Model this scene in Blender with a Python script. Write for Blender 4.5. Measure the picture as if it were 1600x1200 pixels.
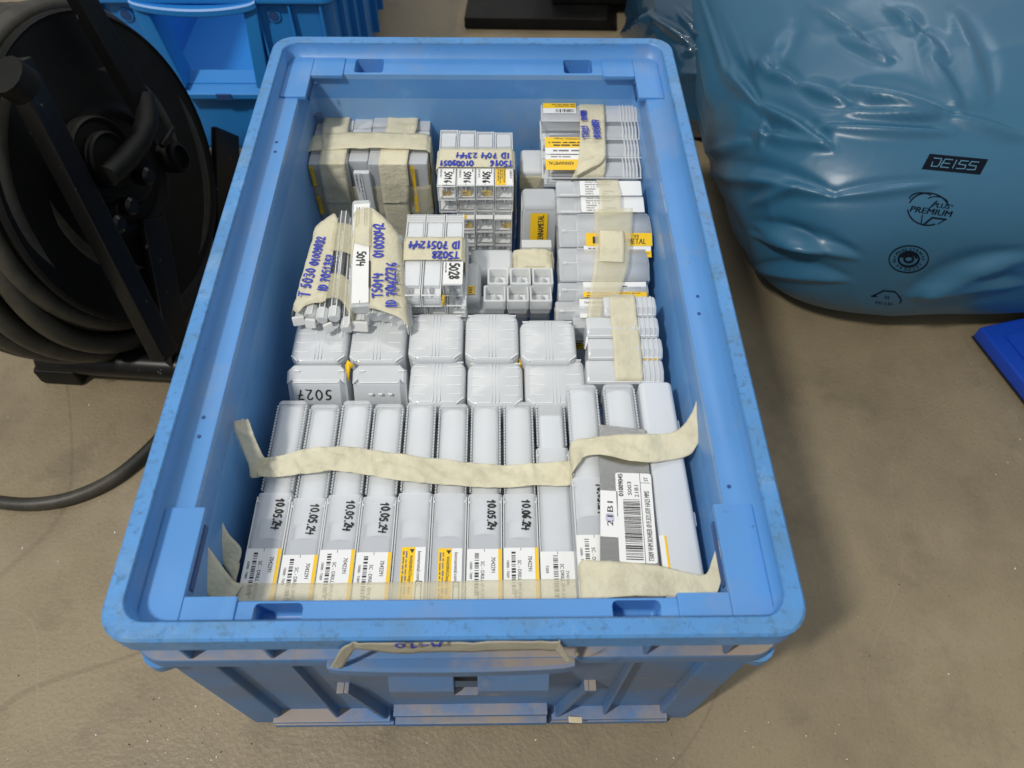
import bpy, bmesh, math, random
from mathutils import Vector, Matrix, noise
from mathutils.bvhtree import BVHTree
random.seed(7)
for o in list(bpy.data.objects): bpy.data.objects.remove(o)
SC = bpy.context.scene; COL = SC.collection

# ------------------------------------------------------------------ camera
F, CX, CY, CZ, PITCH, YAW, ROLL = 1159.75, .0246, -.1184, .6972, .9645, .0305, .0217
cy_, sy_ = math.cos(YAW), math.sin(YAW)
FW = Vector((sy_*math.cos(PITCH), cy_*math.cos(PITCH), -math.sin(PITCH)))
_r = Vector((cy_, -sy_, 0)); _u = _r.cross(FW)
RT = math.cos(ROLL)*_r + math.sin(ROLL)*_u
UP = -math.sin(ROLL)*_r + math.cos(ROLL)*_u
CAM = Vector((CX, CY, CZ))
cd = bpy.data.cameras.new('camera'); co = bpy.data.objects.new('camera', cd); COL.objects.link(co)
cd.sensor_width = 36; cd.lens = F/1600*36; cd.clip_start = .02; cd.clip_end = 60
m = Matrix((RT, UP, -FW)).transposed().to_4x4(); m.translation = CAM
co.matrix_world = m; SC.camera = co
cd.dof.use_dof = True; cd.dof.focus_distance = .60; cd.dof.aperture_fstop = 9.0

# ------------------------------------------------------------------ light
W = bpy.data.worlds.new('World'); SC.world = W; W.use_nodes = True
wn = W.node_tree.nodes; wl = W.node_tree.links; wn.clear()
wo = wn.new('ShaderNodeOutputWorld'); wb = wn.new('ShaderNodeBackground')
wg = wn.new('ShaderNodeTexCoord'); sx = wn.new('ShaderNodeSeparateXYZ'); wr = wn.new('ShaderNodeValToRGB')
wl.new(wg.outputs['Generated'], sx.inputs[0]); wl.new(sx.outputs['Z'], wr.inputs[0])
wr.color_ramp.elements[0].position = 0; wr.color_ramp.elements[0].color = (.36, .35, .32, 1)
wr.color_ramp.elements[1].position = .8; wr.color_ramp.elements[1].color = (.58, .60, .62, 1)
wl.new(wr.outputs[0], wb.inputs[0]); wb.inputs[1].default_value = .70; wl.new(wb.outputs[0], wo.inputs[0])
def area(name, loc, target, w, h, power, color=(1, 1, 1)):
    l = bpy.data.lights.new(name, 'AREA'); l.shape = 'RECTANGLE'; l.size = w; l.size_y = h
    l.energy = power; l.color = color
    o = bpy.data.objects.new(name, l); COL.objects.link(o); o.location = loc
    o.rotation_euler = (Vector(target)-Vector(loc)).to_track_quat('-Z', 'Y').to_euler()
    return o
area('hall_lamp_key', (-1.62, -1.0, 3.4), (0, .3, 0), .14, .4, 88, (1, .95, .88))
area('hall_lamp_back', (1.4, 3.6, 3.2), (.3, .6, 0), .12, 1.6, 13, (.94, .97, 1))
area('hall_lamp_rear', (-.5, 2.6, 3.4), (0, .2, 0), 1.6, .14, 12, (1, .98, .94))
SC.view_settings.view_transform = 'Standard'; SC.view_settings.look = 'None'
SC.view_settings.exposure = .24; SC.view_settings.gamma = 1
try: SC.view_settings.use_curve_mapping = False
except Exception: pass
SC.render.engine = 'CYCLES'
SC.cycles.max_bounces = 10; SC.cycles.transparent_max_bounces = 24

def ray(px, py): return FW*F + RT*(px-800) - UP*(py-600)
def U(px, py, z):
    d = ray(px, py); return CAM + d*((z-CZ)/d.z)
def V(px, py, y):
    d = ray(px, py); return CAM + d*((y-CY)/d.y)
def toPx(P):
    d = P-CAM; w = d.dot(FW); return 800+F*d.dot(RT)/w, 600-F*d.dot(UP)/w

# ------------------------------------------------------------------ materials
def mat(name, col, rough=.5, metal=0, spec=.5, var=.08, vscale=30, bump=0, bscale=200, spots=None, trans=0, transl=0, stretch=None, coat=0, rvar=0):
    """Principled with noise tint, optional bump, optional spots [(colour, scale, lo, hi, strength)], optional see-through."""
    M = bpy.data.materials.new(name); M.use_nodes = True; nt = M.node_tree; N = nt.nodes; L = nt.links; N.clear()
    out = N.new('ShaderNodeOutputMaterial'); p = N.new('ShaderNodeBsdfPrincipled')
    p.inputs['Roughness'].default_value = rough; p.inputs['Metallic'].default_value = metal
    p.inputs['Specular IOR Level'].default_value = spec; p.inputs['Coat Weight'].default_value = coat
    tc = N.new('ShaderNodeTexCoord'); mp = N.new('ShaderNodeMapping'); L.new(tc.outputs['Object'], mp.inputs[0])
    if stretch: mp.inputs['Scale'].default_value = stretch
    n = N.new('ShaderNodeTexNoise'); n.inputs['Scale'].default_value = vscale; n.inputs['Detail'].default_value = 6
    L.new(mp.outputs[0], n.inputs[0])
    r = N.new('ShaderNodeValToRGB'); r.color_ramp.elements[0].position = .3; r.color_ramp.elements[1].position = .7
    c = Vector(col); r.color_ramp.elements[0].color = (*(c*(1-var)), 1); r.color_ramp.elements[1].color = (*(c*(1+var)), 1)
    L.new(n.outputs[0], r.inputs[0]); cur = r.outputs[0]
    for s in (spots or []):
        sc, ssc, lo, hi, st = s[:5]
        n2 = N.new('ShaderNodeTexNoise'); n2.inputs['Scale'].default_value = ssc; n2.inputs['Detail'].default_value = 5
        n2.inputs['Roughness'].default_value = .65
        mp2 = N.new('ShaderNodeMapping'); mp2.inputs['Location'].default_value = (random.random()*9, random.random()*9, 0)
        if len(s) > 5: mp2.inputs['Scale'].default_value = s[5]
        L.new(tc.outputs['Object'], mp2.inputs[0]); L.new(mp2.outputs[0], n2.inputs[0])
        mr = N.new('ShaderNodeMapRange'); mr.inputs[1].default_value = lo; mr.inputs[2].default_value = hi
        mr.inputs[4].default_value = st; L.new(n2.outputs[0], mr.inputs[0])
        fac = mr.outputs[0]
        if len(s) > 6 and s[6] == 'line':     # hairline scratches along the contour of the noise
            sb = N.new('ShaderNodeMath'); sb.operation = 'SUBTRACT'; sb.inputs[1].default_value = .5; L.new(n2.outputs[0], sb.inputs[0])
            ab = N.new('ShaderNodeMath'); ab.operation = 'ABSOLUTE'; L.new(sb.outputs[0], ab.inputs[0]); n2.inputs['Detail'].default_value = 1.5
            ml = N.new('ShaderNodeMapRange'); ml.inputs[1].default_value = lo; ml.inputs[2].default_value = hi; ml.inputs[3].default_value = st; ml.inputs[4].default_value = 0
            L.new(ab.outputs[0], ml.inputs[0]); fac = ml.outputs[0]
        if len(s) > 6 and s[6] == 'up':       # dust settles on faces that look up
            g = N.new('ShaderNodeNewGeometry'); sz = N.new('ShaderNodeSeparateXYZ'); L.new(g.outputs['True Normal'], sz.inputs[0])
            m2 = N.new('ShaderNodeMapRange'); m2.inputs[1].default_value = .6; m2.inputs[2].default_value = .95; L.new(sz.outputs['Z'], m2.inputs[0])
            mm = N.new('ShaderNodeMath'); mm.operation = 'MULTIPLY'; L.new(fac, mm.inputs[0]); L.new(m2.outputs[0], mm.inputs[1]); fac = mm.outputs[0]
        mx = N.new('ShaderNodeMix'); mx.data_type = 'RGBA'; L.new(fac, mx.inputs[0]); L.new(cur, mx.inputs[6])
        mx.inputs[7].default_value = (*sc, 1); cur = mx.outputs[2]
    L.new(cur, p.inputs['Base Color'])
    if rvar:
        rr = N.new('ShaderNodeMapRange'); rr.inputs[1].default_value = .3; rr.inputs[2].default_value = .7
        rr.inputs[3].default_value = max(0, rough-rvar); rr.inputs[4].default_value = rough+rvar
        L.new(n.outputs[0], rr.inputs[0]); L.new(rr.outputs[0], p.inputs['Roughness'])
    if bump:
        nb = N.new('ShaderNodeTexNoise'); nb.inputs['Scale'].default_value = bscale; nb.inputs['Detail'].default_value = 4
        L.new(mp.outputs[0], nb.inputs[0])
        b = N.new('ShaderNodeBump'); b.inputs['Strength'].default_value = 1; b.inputs['Distance'].default_value = bump
        L.new(nb.outputs[0], b.inputs['Height']); L.new(b.outputs[0], p.inputs['Normal'])
    sh = p.outputs[0]
    if transl:
        t = N.new('ShaderNodeBsdfTranslucent'); L.new(cur, t.inputs[0]); mx = N.new('ShaderNodeMixShader'); mx.inputs[0].default_value = transl
        L.new(sh, mx.inputs[1]); L.new(t.outputs[0], mx.inputs[2]); sh = mx.outputs[0]
    if trans:
        t = N.new('ShaderNodeBsdfTransparent'); mx = N.new('ShaderNodeMixShader'); mx.inputs[0].default_value = trans
        L.new(sh, mx.inputs[1]); L.new(t.outputs[0], mx.inputs[2]); sh = mx.outputs[0]
    L.new(sh, out.inputs[0]); return M

DUST = (.33, .26, .19)
M_CR = mat('crate_blue', (.105, .315, .72), .42, var=.07, vscale=9, bump=.0003, bscale=60, rvar=.08,
           spots=[((.05, .13, .26), 55, .60, .72, .45), ((.34, .42, .52), 7, .56, .78, .42), (DUST, 11, .46, .68, .62, (1, 1, 1), 'up')])
M_RIM = mat('crate_rim_blue', (.078, .255, .565), .45, var=.09, vscale=14, bump=.0005, bscale=120, rvar=.1,
            spots=[((.05, .11, .19), 210, .54, .66, .55), ((.10, .20, .30), 38, .50, .72, .55), ((.30, .46, .64), 16, .58, .74, .4)])
M_LEDGE = mat('crate_ledge_blue', (.088, .27, .60), .4, var=.07, vscale=9, bump=.0002, bscale=60, rvar=.08,
            spots=[((.05, .12, .24), 130, .67, .72, .6), ((.30, .29, .30), 10, .54, .74, .42), ((.20, .40, .70), 22, .62, .74, .3, (1, .3, 1))])
M_CRIN = mat('crate_inner_lit_blue', (.125, .325, .66), .30, var=.06, vscale=5, rvar=.08,  # rim plastic painted lighter for bounced light; pale spots mix scuffs and reflections
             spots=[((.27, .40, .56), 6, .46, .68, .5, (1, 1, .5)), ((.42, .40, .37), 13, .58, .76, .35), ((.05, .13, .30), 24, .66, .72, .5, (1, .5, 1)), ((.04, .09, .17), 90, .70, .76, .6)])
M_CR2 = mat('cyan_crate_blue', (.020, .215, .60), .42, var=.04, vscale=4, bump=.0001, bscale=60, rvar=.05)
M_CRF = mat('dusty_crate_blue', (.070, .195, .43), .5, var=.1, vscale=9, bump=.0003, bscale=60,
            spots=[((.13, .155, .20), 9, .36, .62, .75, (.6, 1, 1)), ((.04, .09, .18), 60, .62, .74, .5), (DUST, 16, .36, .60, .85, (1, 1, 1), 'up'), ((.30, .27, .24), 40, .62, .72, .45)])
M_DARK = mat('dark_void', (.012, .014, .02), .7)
M_SLOT = mat('slot_shade_blue', (.02, .07, .22), .6)  # crate plastic darkened to paint the shade inside slots and small holes
M_FLOOR = mat('concrete_floor', (.240, .194, .121), .5, var=.14, vscale=3.2, bump=.0007, bscale=240, rvar=.1,
              spots=[((.14, .11, .07), 1.3, .0008, .0020, .38, (1, 1, 1), 'line'), ((.40, .34, .25), 2.3, .0003, .0010, .16, (1, .6, 1), 'line'), ((.12, .095, .06), 330, .56, .70, .5), ((.38, .32, .22), 280, .60, .72, .4), ((.11, .086, .052), 3.1, .48, .72, .6), ((.34, .285, .21), 5.5, .52, .75, .38), ((.10, .08, .05), 11, .54, .70, .42),
                     ((.055, .04, .028), 130, .73, .76, .8), ((.50, .45, .38), 210, .755, .775, .7), ((.12, .095, .065), 26, .64, .70, .12, (6, .35, 1)), ((.38, .32, .24), 19, .66, .72, .10, (.4, 5, 1))])
M_PP = mat('frosted_plastic', (.83, .86, .88), .24, var=.03, vscale=25, trans=.42, transl=.15)
M_PPC = mat('frosted_plastic_cap', (.82, .85, .88), .28, var=.03, vscale=25, trans=.38, transl=.15)
M_PPW = mat('white_frosted_plastic', (.80, .84, .88), .30, var=.02, vscale=15, transl=.25)
M_CAPP = mat('ribbed_cap_plastic', (.78, .81, .83), .22, var=.03, vscale=20, transl=.16, trans=.14)
M_RIDGE = mat('cap_ridge_highlight', (.92, .94, .94), .15, var=.02, transl=.2)  # whiter than the cap plastic, so the ridges carry a painted highlight
M_CLR = mat('clear_plastic', (.82, .85, .86), .1, var=.02, trans=.90, coat=.4)
M_CLE = mat('clear_plastic_edge', (.88, .90, .90), .12, var=.02, trans=.25, transl=.2)
M_STEEL = mat('carbide_steel', (.36, .38, .41), .28, metal=.85, var=.1)
M_CORE = mat('grey_shank', (.21, .24, .28), .5, var=.06, vscale=20)
M_CORE2 = mat('pale_shank', (.70, .73, .76), .5, var=.06, vscale=20)
M_TAPE = mat('masking_tape', (.84, .80, .61), .6, var=.07, vscale=22, bump=.0008, bscale=320, trans=.18, transl=.2, stretch=(1, 1, 1), spots=[((.60, .55, .38), 60, .50, .70, .5)])
M_TAPEG = mat('dusty_masking_tape', (.43, .41, .33), .7, var=.1, vscale=30, bump=.0005, bscale=320)
M_TAPE2 = mat('thin_masking_tape', (.82, .77, .55), .6, var=.06, vscale=25, bump=.0005, bscale=320, trans=.66, transl=.15, spots=[((.60, .55, .38), 70, .52, .70, .4)])
M_WHITE = mat('label_white', (.80, .81, .80), .45, var=.015)
M_YEL = mat('label_yellow', (.88, .56, .012), .42, var=.02)
M_INK = mat('black_print', (.025, .025, .028), .5)
M_GINK = mat('grey_print', (.16, .16, .17), .5)
M_BLUEINK = mat('blue_marker', (.018, .035, .38), .4, var=.2, vscale=300)
M_BLKINK = mat('black_marker', (.014, .014, .016), .35)
M_BLK = mat('black_plastic', (.0045, .0045, .0045), .52, spec=.2, var=.2, vscale=12, bump=.0002, bscale=200, spots=[((.018, .017, .013), 9, .48, .75, .6), ((.09, .085, .07), 160, .72, .75, .5)])
M_BLKS = mat('black_steel_paint', (.005, .005, .005), .32, spec=.3, var=.1, spots=[((.16, .15, .13), 85, .67, .72, .7)])
M_HOSE = mat('rubber_hose', (.026, .025, .019), .5, var=.2, vscale=30, bump=.0003, bscale=160, spots=[((.10, .09, .065), 12, .45, .72, .6)])
M_BAG = mat('blue_bag_film', (.027, .116, .205), .36, var=.08, vscale=4, bump=.0005, bscale=22)
M_BAG2 = mat('dark_blue_bag_film', (.014, .05, .09), .22, var=.08, vscale=5, bump=.001, bscale=22, coat=.5)
M_BAGINK = mat('bag_print', (.004, .007, .014), .85, spec=.1)
M_METAL = mat('sheet_metal', (.42, .42, .40), .27, metal=.95, var=.05, vscale=60, bump=.00004, bscale=300, stretch=(1, 14, 1))
M_ROYAL = mat('royal_blue_plastic', (.008, .055, .42), .35, var=.05)
M_WOOD = mat('pale_scrap', (.70, .60, .40), .6)

# ------------------------------------------------------------------ mesh builder
class MB:
    def __init__(s): s.bm = bmesh.new(); s.m = []
    def mi(s, M):
        if M not in s.m: s.m.append(M)
        return s.m.index(M)
    def merge(s, b, M, X=None):
        k = s.mi(M)
        for f in b.faces: f.material_index = k; f.smooth = True
        if X is not None: b.transform(X)
        t = bpy.data.meshes.new('t'); b.to_mesh(t); s.bm.from_mesh(t); bpy.data.meshes.remove(t); b.free()
    def box(s, M, lo, hi, bev=.001, X=None, seg=2):
        b = bmesh.new(); bmesh.ops.create_cube(b, size=1)
        lo, hi = Vector(lo), Vector(hi)
        for v in b.verts: v.co = Vector([lo[i]+(v.co[i]+.5)*(hi[i]-lo[i]) for i in range(3)])
        if bev: bmesh.ops.bevel(b, geom=b.edges[:], offset=bev, segments=seg, affect='EDGES', profile=.5)
        s.merge(b, M, X)
    def hexa(s, M, P, bev=.001):
        """P: four bottom corners then four top corners, both counter-clockwise."""
        b = bmesh.new(); v = [b.verts.new(p) for p in P]
        for f in ((3, 2, 1, 0), (4, 5, 6, 7), (0, 1, 5, 4), (1, 2, 6, 5), (2, 3, 7, 6), (3, 0, 4, 7)): b.faces.new([v[i] for i in f])
        if bev: bmesh.ops.bevel(b, geom=b.edges[:], offset=bev, segments=2, affect='EDGES', profile=.5)
        s.merge(b, M)
    def quad(s, M, P):
        b = bmesh.new(); b.faces.new([b.verts.new(p) for p in P]); s.merge(b, M)
    def loft(s, M, loops, cap0=False, cap1=False):
        b = bmesh.new(); R = [[b.verts.new(p) for p in l] for l in loops]
        for a, c in zip(R, R[1:]):
            n = len(a)
            for i in range(n): b.faces.new((a[i], a[(i+1) % n], c[(i+1) % n], c[i]))
        if cap0: b.faces.new(R[0][::-1])
        if cap1: b.faces.new(R[-1])
        s.merge(b, M)
    def tube(s, M, pts, r, n=14, caps=True):
        pts = [Vector(p) for p in pts]; loops = []; ref = None
        for i, p in enumerate(pts):
            t = (pts[min(i+1, len(pts)-1)]-pts[max(i-1, 0)]).normalized()
            if ref is None: ref = t.orthogonal().normalized()
            ref = (ref-t*ref.dot(t)).normalized(); bn = t.cross(ref)
            rr = r[i] if isinstance(r, (list, tuple)) else r
            loops.append([p+ref*math.cos(2*math.pi*k/n)*rr+bn*math.sin(2*math.pi*k/n)*rr for k in range(n)])
        s.loft(M, loops, caps, caps)
    def build(s, name, parent=None, wn=True, solid=0, sharp=38):
        me = bpy.data.meshes.new(name)
        bmesh.ops.recalc_face_normals(s.bm, faces=s.bm.faces[:]) if getattr(s, 'recalc', False) else None
        s.bm.to_mesh(me); s.bm.free()
        for M in s.m: me.materials.append(M)
        me.set_sharp_from_angle(angle=math.radians(sharp))
        o = bpy.data.objects.new(name, me); COL.objects.link(o)
        if parent: o.parent = parent; o.matrix_parent_inverse = parent.matrix_world.inverted()
        if solid:
            q = o.modifiers.new('thickness', 'SOLIDIFY'); q.thickness = solid; q.offset = 0
        if wn:
            q = o.modifiers.new('normals', 'WEIGHTED_NORMAL'); q.keep_sharp = True
        return o

def rr(x0, x1, y0, y1, r, z, n=6):
    P = []
    for cx, cy, a in ((x1-r, y0+r, -90), (x1-r, y1-r, 0), (x0+r, y1-r, 90), (x0+r, y0+r, 180)):
        for k in range(n+1):
            t = math.radians(a+90*k/n); P.append(Vector((cx+r*math.cos(t), cy+r*math.sin(t), z)))
    return P

def thing(name, label, cat, loc=(0, 0, 0), group=None):
    o = bpy.data.objects.new(name, None); COL.objects.link(o); o.location = loc; o.empty_display_size = .01
    o.matrix_world = Matrix.Translation(loc)
    o['label'] = label; o['category'] = cat
    if group: o['group'] = group
    return o
def tag(o, label, cat, group=None):
    o['label'] = label; o['category'] = cat
    if group: o['group'] = group
    return o

def last_tape(t):
    return [o for o in bpy.data.objects if o.parent is t and o.name.startswith('tape')][0]

def cut(o, boxes):
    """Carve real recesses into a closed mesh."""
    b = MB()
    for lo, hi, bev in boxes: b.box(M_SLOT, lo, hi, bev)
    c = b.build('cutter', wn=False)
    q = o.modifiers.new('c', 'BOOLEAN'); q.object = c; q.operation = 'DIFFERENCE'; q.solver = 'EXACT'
    bpy.context.view_layer.update()
    me = bpy.data.meshes.new_from_object(o.evaluated_get(bpy.context.evaluated_depsgraph_get()))
    o.modifiers.clear(); old = o.data; o.data = me; me.name = o.name; bpy.data.meshes.remove(old); bpy.data.objects.remove(c)
    me.set_sharp_from_angle(angle=math.radians(38))
    q = o.modifiers.new('normals', 'WEIGHTED_NORMAL'); q.keep_sharp = True

# ------------------------------------------------------------------ writing
_TX = {}
def glyphs(body):
    if body not in _TX:
        c = bpy.data.curves.new('t', 'FONT'); c.body = body; c.size = 1; c.resolution_u = 2
        o = bpy.data.objects.new('t', c); COL.objects.link(o); bpy.context.view_layer.update()
        me = bpy.data.meshes.new_from_object(o.evaluated_get(bpy.context.evaluated_depsgraph_get()))
        vs = [v.co.copy() for v in me.vertices]; fs = [list(p.vertices) for p in me.polygons]
        bpy.data.objects.remove(o); bpy.data.curves.remove(c); bpy.data.meshes.remove(me)
        _TX[body] = (vs, fs)
    return _TX[body]
HAND = {
 '0': [[(.3, 1), (.08, .75), (.05, .35), (.25, .02), (.48, .2), (.55, .6), (.42, .92), (.3, 1)]],
 '1': [[(.08, .62), (.36, 1), (.3, .5), (.26, 0)]],
 '2': [[(.08, .78), (.25, 1), (.5, .86), (.42, .55), (.06, .03), (.3, .08), (.55, .02)]],
 '3': [[(.1, .9), (.32, 1), (.5, .82), (.26, .55), (.5, .38), (.44, .08), (.2, 0), (.05, .14)]],
 '4': [[(.06, .98), (.0, .44)], [(.0, .44), (.60, .46)], [(.52, .80), (.42, -.04)]],
 '5': [[(.52, .98), (.18, .95), (.14, .58), (.4, .6), (.5, .3), (.34, .03), (.08, .08)]],
 '6': [[(.46, 1), (.18, .7), (.08, .3), (.25, .02), (.46, .2), (.36, .46), (.12, .36)]],
 '7': [[(.06, .95), (.52, .97), (.34, .5), (.22, 0)], [(.14, .5), (.48, .55)]],
 '8': [[(.3, .55), (.1, .78), (.3, 1), (.48, .8), (.3, .55), (.06, .25), (.28, 0), (.52, .24), (.3, .55)]],
 '9': [[(.48, .82), (.26, 1), (.1, .75), (.26, .52), (.48, .68), (.46, .3), (.3, 0), (.1, .08)]],
 'T': [[(.02, .95), (.6, 1)], [(.34, .97), (.28, 0)]],
 'I': [[(.2, 1), (.16, 0)]],
 'D': [[(.12, 1), (.08, 0)], [(.04, .98), (.4, .9), (.55, .5), (.36, .1), (.02, .02)]],
 'M': [[(.04, 0), (.12, 1), (.3, .4), (.5, 1), (.56, 0)]],
 '-': [[(.08, .5), (.45, .52)]], '.': [[(.16, .02), (.2, .07)]], ' ': [],
}
class Decal:
    """A flat frame on a surface; ex runs along the writing, ey up the letters; each layer sits a little higher."""
    def __init__(s, mb, O, ex, ey, lift=.0003):
        s.mb = mb; s.O = Vector(O); s.x = Vector(ex).normalized(); s.n = s.x.cross(Vector(ey)).normalized(); s.y = s.n.cross(s.x)
        s.l = lift
    def P(s, x, y, l): return s.O+s.x*x+s.y*y+s.n*(s.l+l)
    def rect(s, x0, y0, x1, y1, M, l=0, r=0):
        if r:
            c = []
            for cx, cy, a in ((x1-r, y0+r, -90), (x1-r, y1-r, 0), (x0+r, y1-r, 90), (x0+r, y0+r, 180)):
                c += [s.P(cx+r*math.cos(math.radians(a+k*30)), cy+r*math.sin(math.radians(a+k*30)), l) for k in range(4)]
            s.mb.quad(M, c)
        else: s.mb.quad(M, [s.P(x0, y0, l), s.P(x1, y0, l), s.P(x1, y1, l), s.P(x0, y1, l)])
    def text(s, x, y, body, size, M=None, sx=1, l=.00012, width=None, shear=0, bold=.03):
        if bold: s.text(x+size*bold, y, body, size, M, sx, l, width, shear, 0); l += .00001
        vs, fs = glyphs(body)
        if width: sx = width/(max(v.x for v in vs)*size)
        b = bmesh.new(); vv = [b.verts.new(s.P(x+(v.x+shear*v.y)*size*sx, y+v.y*size, l)) for v in vs]
        for f in fs:
            try: b.faces.new([vv[i] for i in f])
            except ValueError: pass
        s.mb.merge(b, M or M_INK)
    def bars(s, x0, y0, x1, y1, n=40, M=None, l=.00012, seed=1):
        rd = random.Random(seed); x = x0; u = (x1-x0)/(n*2.1)
        while x < x1:
            w = u*rd.choice((1, 1, 1.6, 2.6)); s.rect(x, y0, min(x+w, x1), y1, M or M_INK, l); x += w+u*rd.choice((.8, 1.2, 2))
    def lines(s, x0, y0, x1, y1, n, M=None, seed=2, th=.55, l=.00012):
        """Rows of print too small to read, broken up into word-long runs."""
        rd = random.Random(seed); h = (y1-y0)/n
        for k in range(n):
            x = x0; e = x0+(x1-x0)*rd.uniform(.55, 1); y = y1-(k+.8)*h
            while x < e:
                w = h*rd.uniform(.8, 3.2); s.rect(x, y, min(x+w, e), y+h*th*rd.uniform(.7, 1), M or M_GINK, l); x += w+h*rd.uniform(.3, .6)
    def hand(s, x, y, body, size, M, pen=.0006, gap=.14, l=.00012, seed=0, sx=1.0):
        rd = random.Random(seed+len(body)); cx = x; k = 0
        for ch in body:
            dy = rd.uniform(-.07, .07)*size; sc = size*rd.uniform(.92, 1.08)
            for st in HAND[ch]:
                p = [Vector((cx+a*sc*sx, y+dy+b*sc)) for a, b in st]
                if len(p) > 2:      # round the corners
                    q = [p[0]]
                    for i in range(len(p)-1):
                        q += [p[i].lerp(p[i+1], .25), p[i].lerp(p[i+1], .75)]
                    p = q+[p[-1]]
                w = pen*rd.uniform(.85, 1.2)
                for i in range(len(p)-1):
                    d = p[i+1]-p[i]
                    if d.length < 1e-7: continue
                    d.normalize(); nn = Vector((-d.y, d.x))*w; e = d*w*.7; k += 1
                    A, B = p[i]-e, p[i+1]+e; ll = l+(k % 7)*.000004
                    s.mb.quad(M, [s.P(*(A-nn), ll), s.P(*(B-nn), ll), s.P(*(B+nn), ll), s.P(*(A+nn), ll)])
            cx += size*sx*((.34 if ch in '.I ' else .6)+gap)

def cr(P, t):
    n = len(P)-1; i = min(int(t*n), n-1); u = t*n-i
    a, b, c, d = P[max(i-1, 0)], P[i], P[i+1], P[min(i+2, n)]
    return .5*((2*b)+(c-a)*u+(2*a-5*b+4*c-d)*u*u+(3*b-3*c+d-a)*u**3)
def ribbon(mb, M, pairs, n=60, m=8, wr=.0006, seed=0, torn=(0, 0), smooth=True, sag=0):
    """Strip of tape between two edge curves, crinkled."""
    A = [Vector(p[0]) for p in pairs]; B = [Vector(p[1]) for p in pairs]; b = bmesh.new(); R = []
    off = Vector((seed*3.1, seed*1.7, 0))
    def ev(P, t):
        if smooth: return cr(P, t)
        k = len(P)-1; i = min(int(t*k), k-1); return P[i].lerp(P[i+1], t*k-i)
    for i in range(n+1):
        t = i/n; a, c = ev(A, t), ev(B, t)
        tg = (ev(A, min(1, t+.01))-ev(A, max(0, t-.01))); nn = tg.cross(c-a)
        nn = nn.normalized() if nn.length > 1e-12 else Vector((0, 0, 1))
        if nn.z < 0: nn = -nn
        row = []
        for j in range(m+1):
            u = j/m; p = a.lerp(c, u)
            w = noise.noise(Vector((p.x*70, p.y*70, p.z*70))+off)+.5*noise.noise(Vector((p.x*190, p.y*190, p.z*190))+off)+.9*max(0, 1-3.5*abs(noise.noise(Vector((p.x*38+p.y*60, p.y*30-p.x*20, p.z*40))+off)))
            p = p+nn*(w*wr+wr*.6-sag*4*u*(1-u))
            if (i == 0 and torn[0]) or (i == n and torn[1]): p = p+tg.normalized()*random.uniform(-1, 1)*.0012
            if j in (0, m): p = p+(c-a).normalized()*noise.noise(Vector((t*60, j, seed)))*.00025
            row.append(b.verts.new(p))
        R.append(row)
    for i in range(n):
        for j in range(m): b.faces.new((R[i][j], R[i][j+1], R[i+1][j+1], R[i+1][j]))
    mb.merge(b, M)

# ================================================================== FLOOR
b = MB(); b.quad(M_FLOOR, [(-8, -6, 0), (8, -6, 0), (8, 14, 0), (-8, 14, 0)])
fl = b.build('floor', wn=False); fl['kind'] = 'structure'

# ================================================================== MAIN CRATE
H = .279
crate = thing('storage_crate', 'scuffed mid-blue open stacking crate filled with taped plastic tool tubes', 'crate', (0, .3, 0))
def R_(i, z, r=.02): return rr(-.2+i, .2-i, i, .6-i, max(r-i*.5, .004), z)
IN = (-.169, .169, .028, .561)
def I_(d, z, r=.007): return rr(IN[0]+d, IN[1]-d, IN[2]+d, IN[3]-d, r, z)
b = MB()
def Rb(i, z): return rr(-.2+i, .2-i, i, .6-i, .006, z)
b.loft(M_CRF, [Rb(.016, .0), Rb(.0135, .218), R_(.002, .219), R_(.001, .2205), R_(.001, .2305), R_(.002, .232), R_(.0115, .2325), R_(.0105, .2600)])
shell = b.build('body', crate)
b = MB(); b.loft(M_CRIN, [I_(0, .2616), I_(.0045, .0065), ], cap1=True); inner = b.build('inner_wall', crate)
b = MB()
b.recalc = True
b.loft(M_RIM, [R_(.0095, .2605), R_(.001, .2605), R_(0, .2615), R_(0, .2775), R_(.0015, H), R_(.0105, H), R_(.012, .2775),
               R_(.0125, .2625), I_(-.001, .262), I_(.0, .2612), I_(.0005, .235), I_(-.006, .2349), R_(.0135, .2349), R_(.0095, .2605)])
rim = b.build('rim', crate)
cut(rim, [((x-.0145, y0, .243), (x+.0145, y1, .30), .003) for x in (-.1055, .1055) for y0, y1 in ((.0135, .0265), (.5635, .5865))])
rim.data.materials.append(M_LEDGE); k_ = list(rim.data.materials).index(M_LEDGE)
for p in rim.data.polygons:
    c = p.center
    if abs(c.x) < .1882 and .0118 < c.y < .5882: p.material_index = k_
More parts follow.
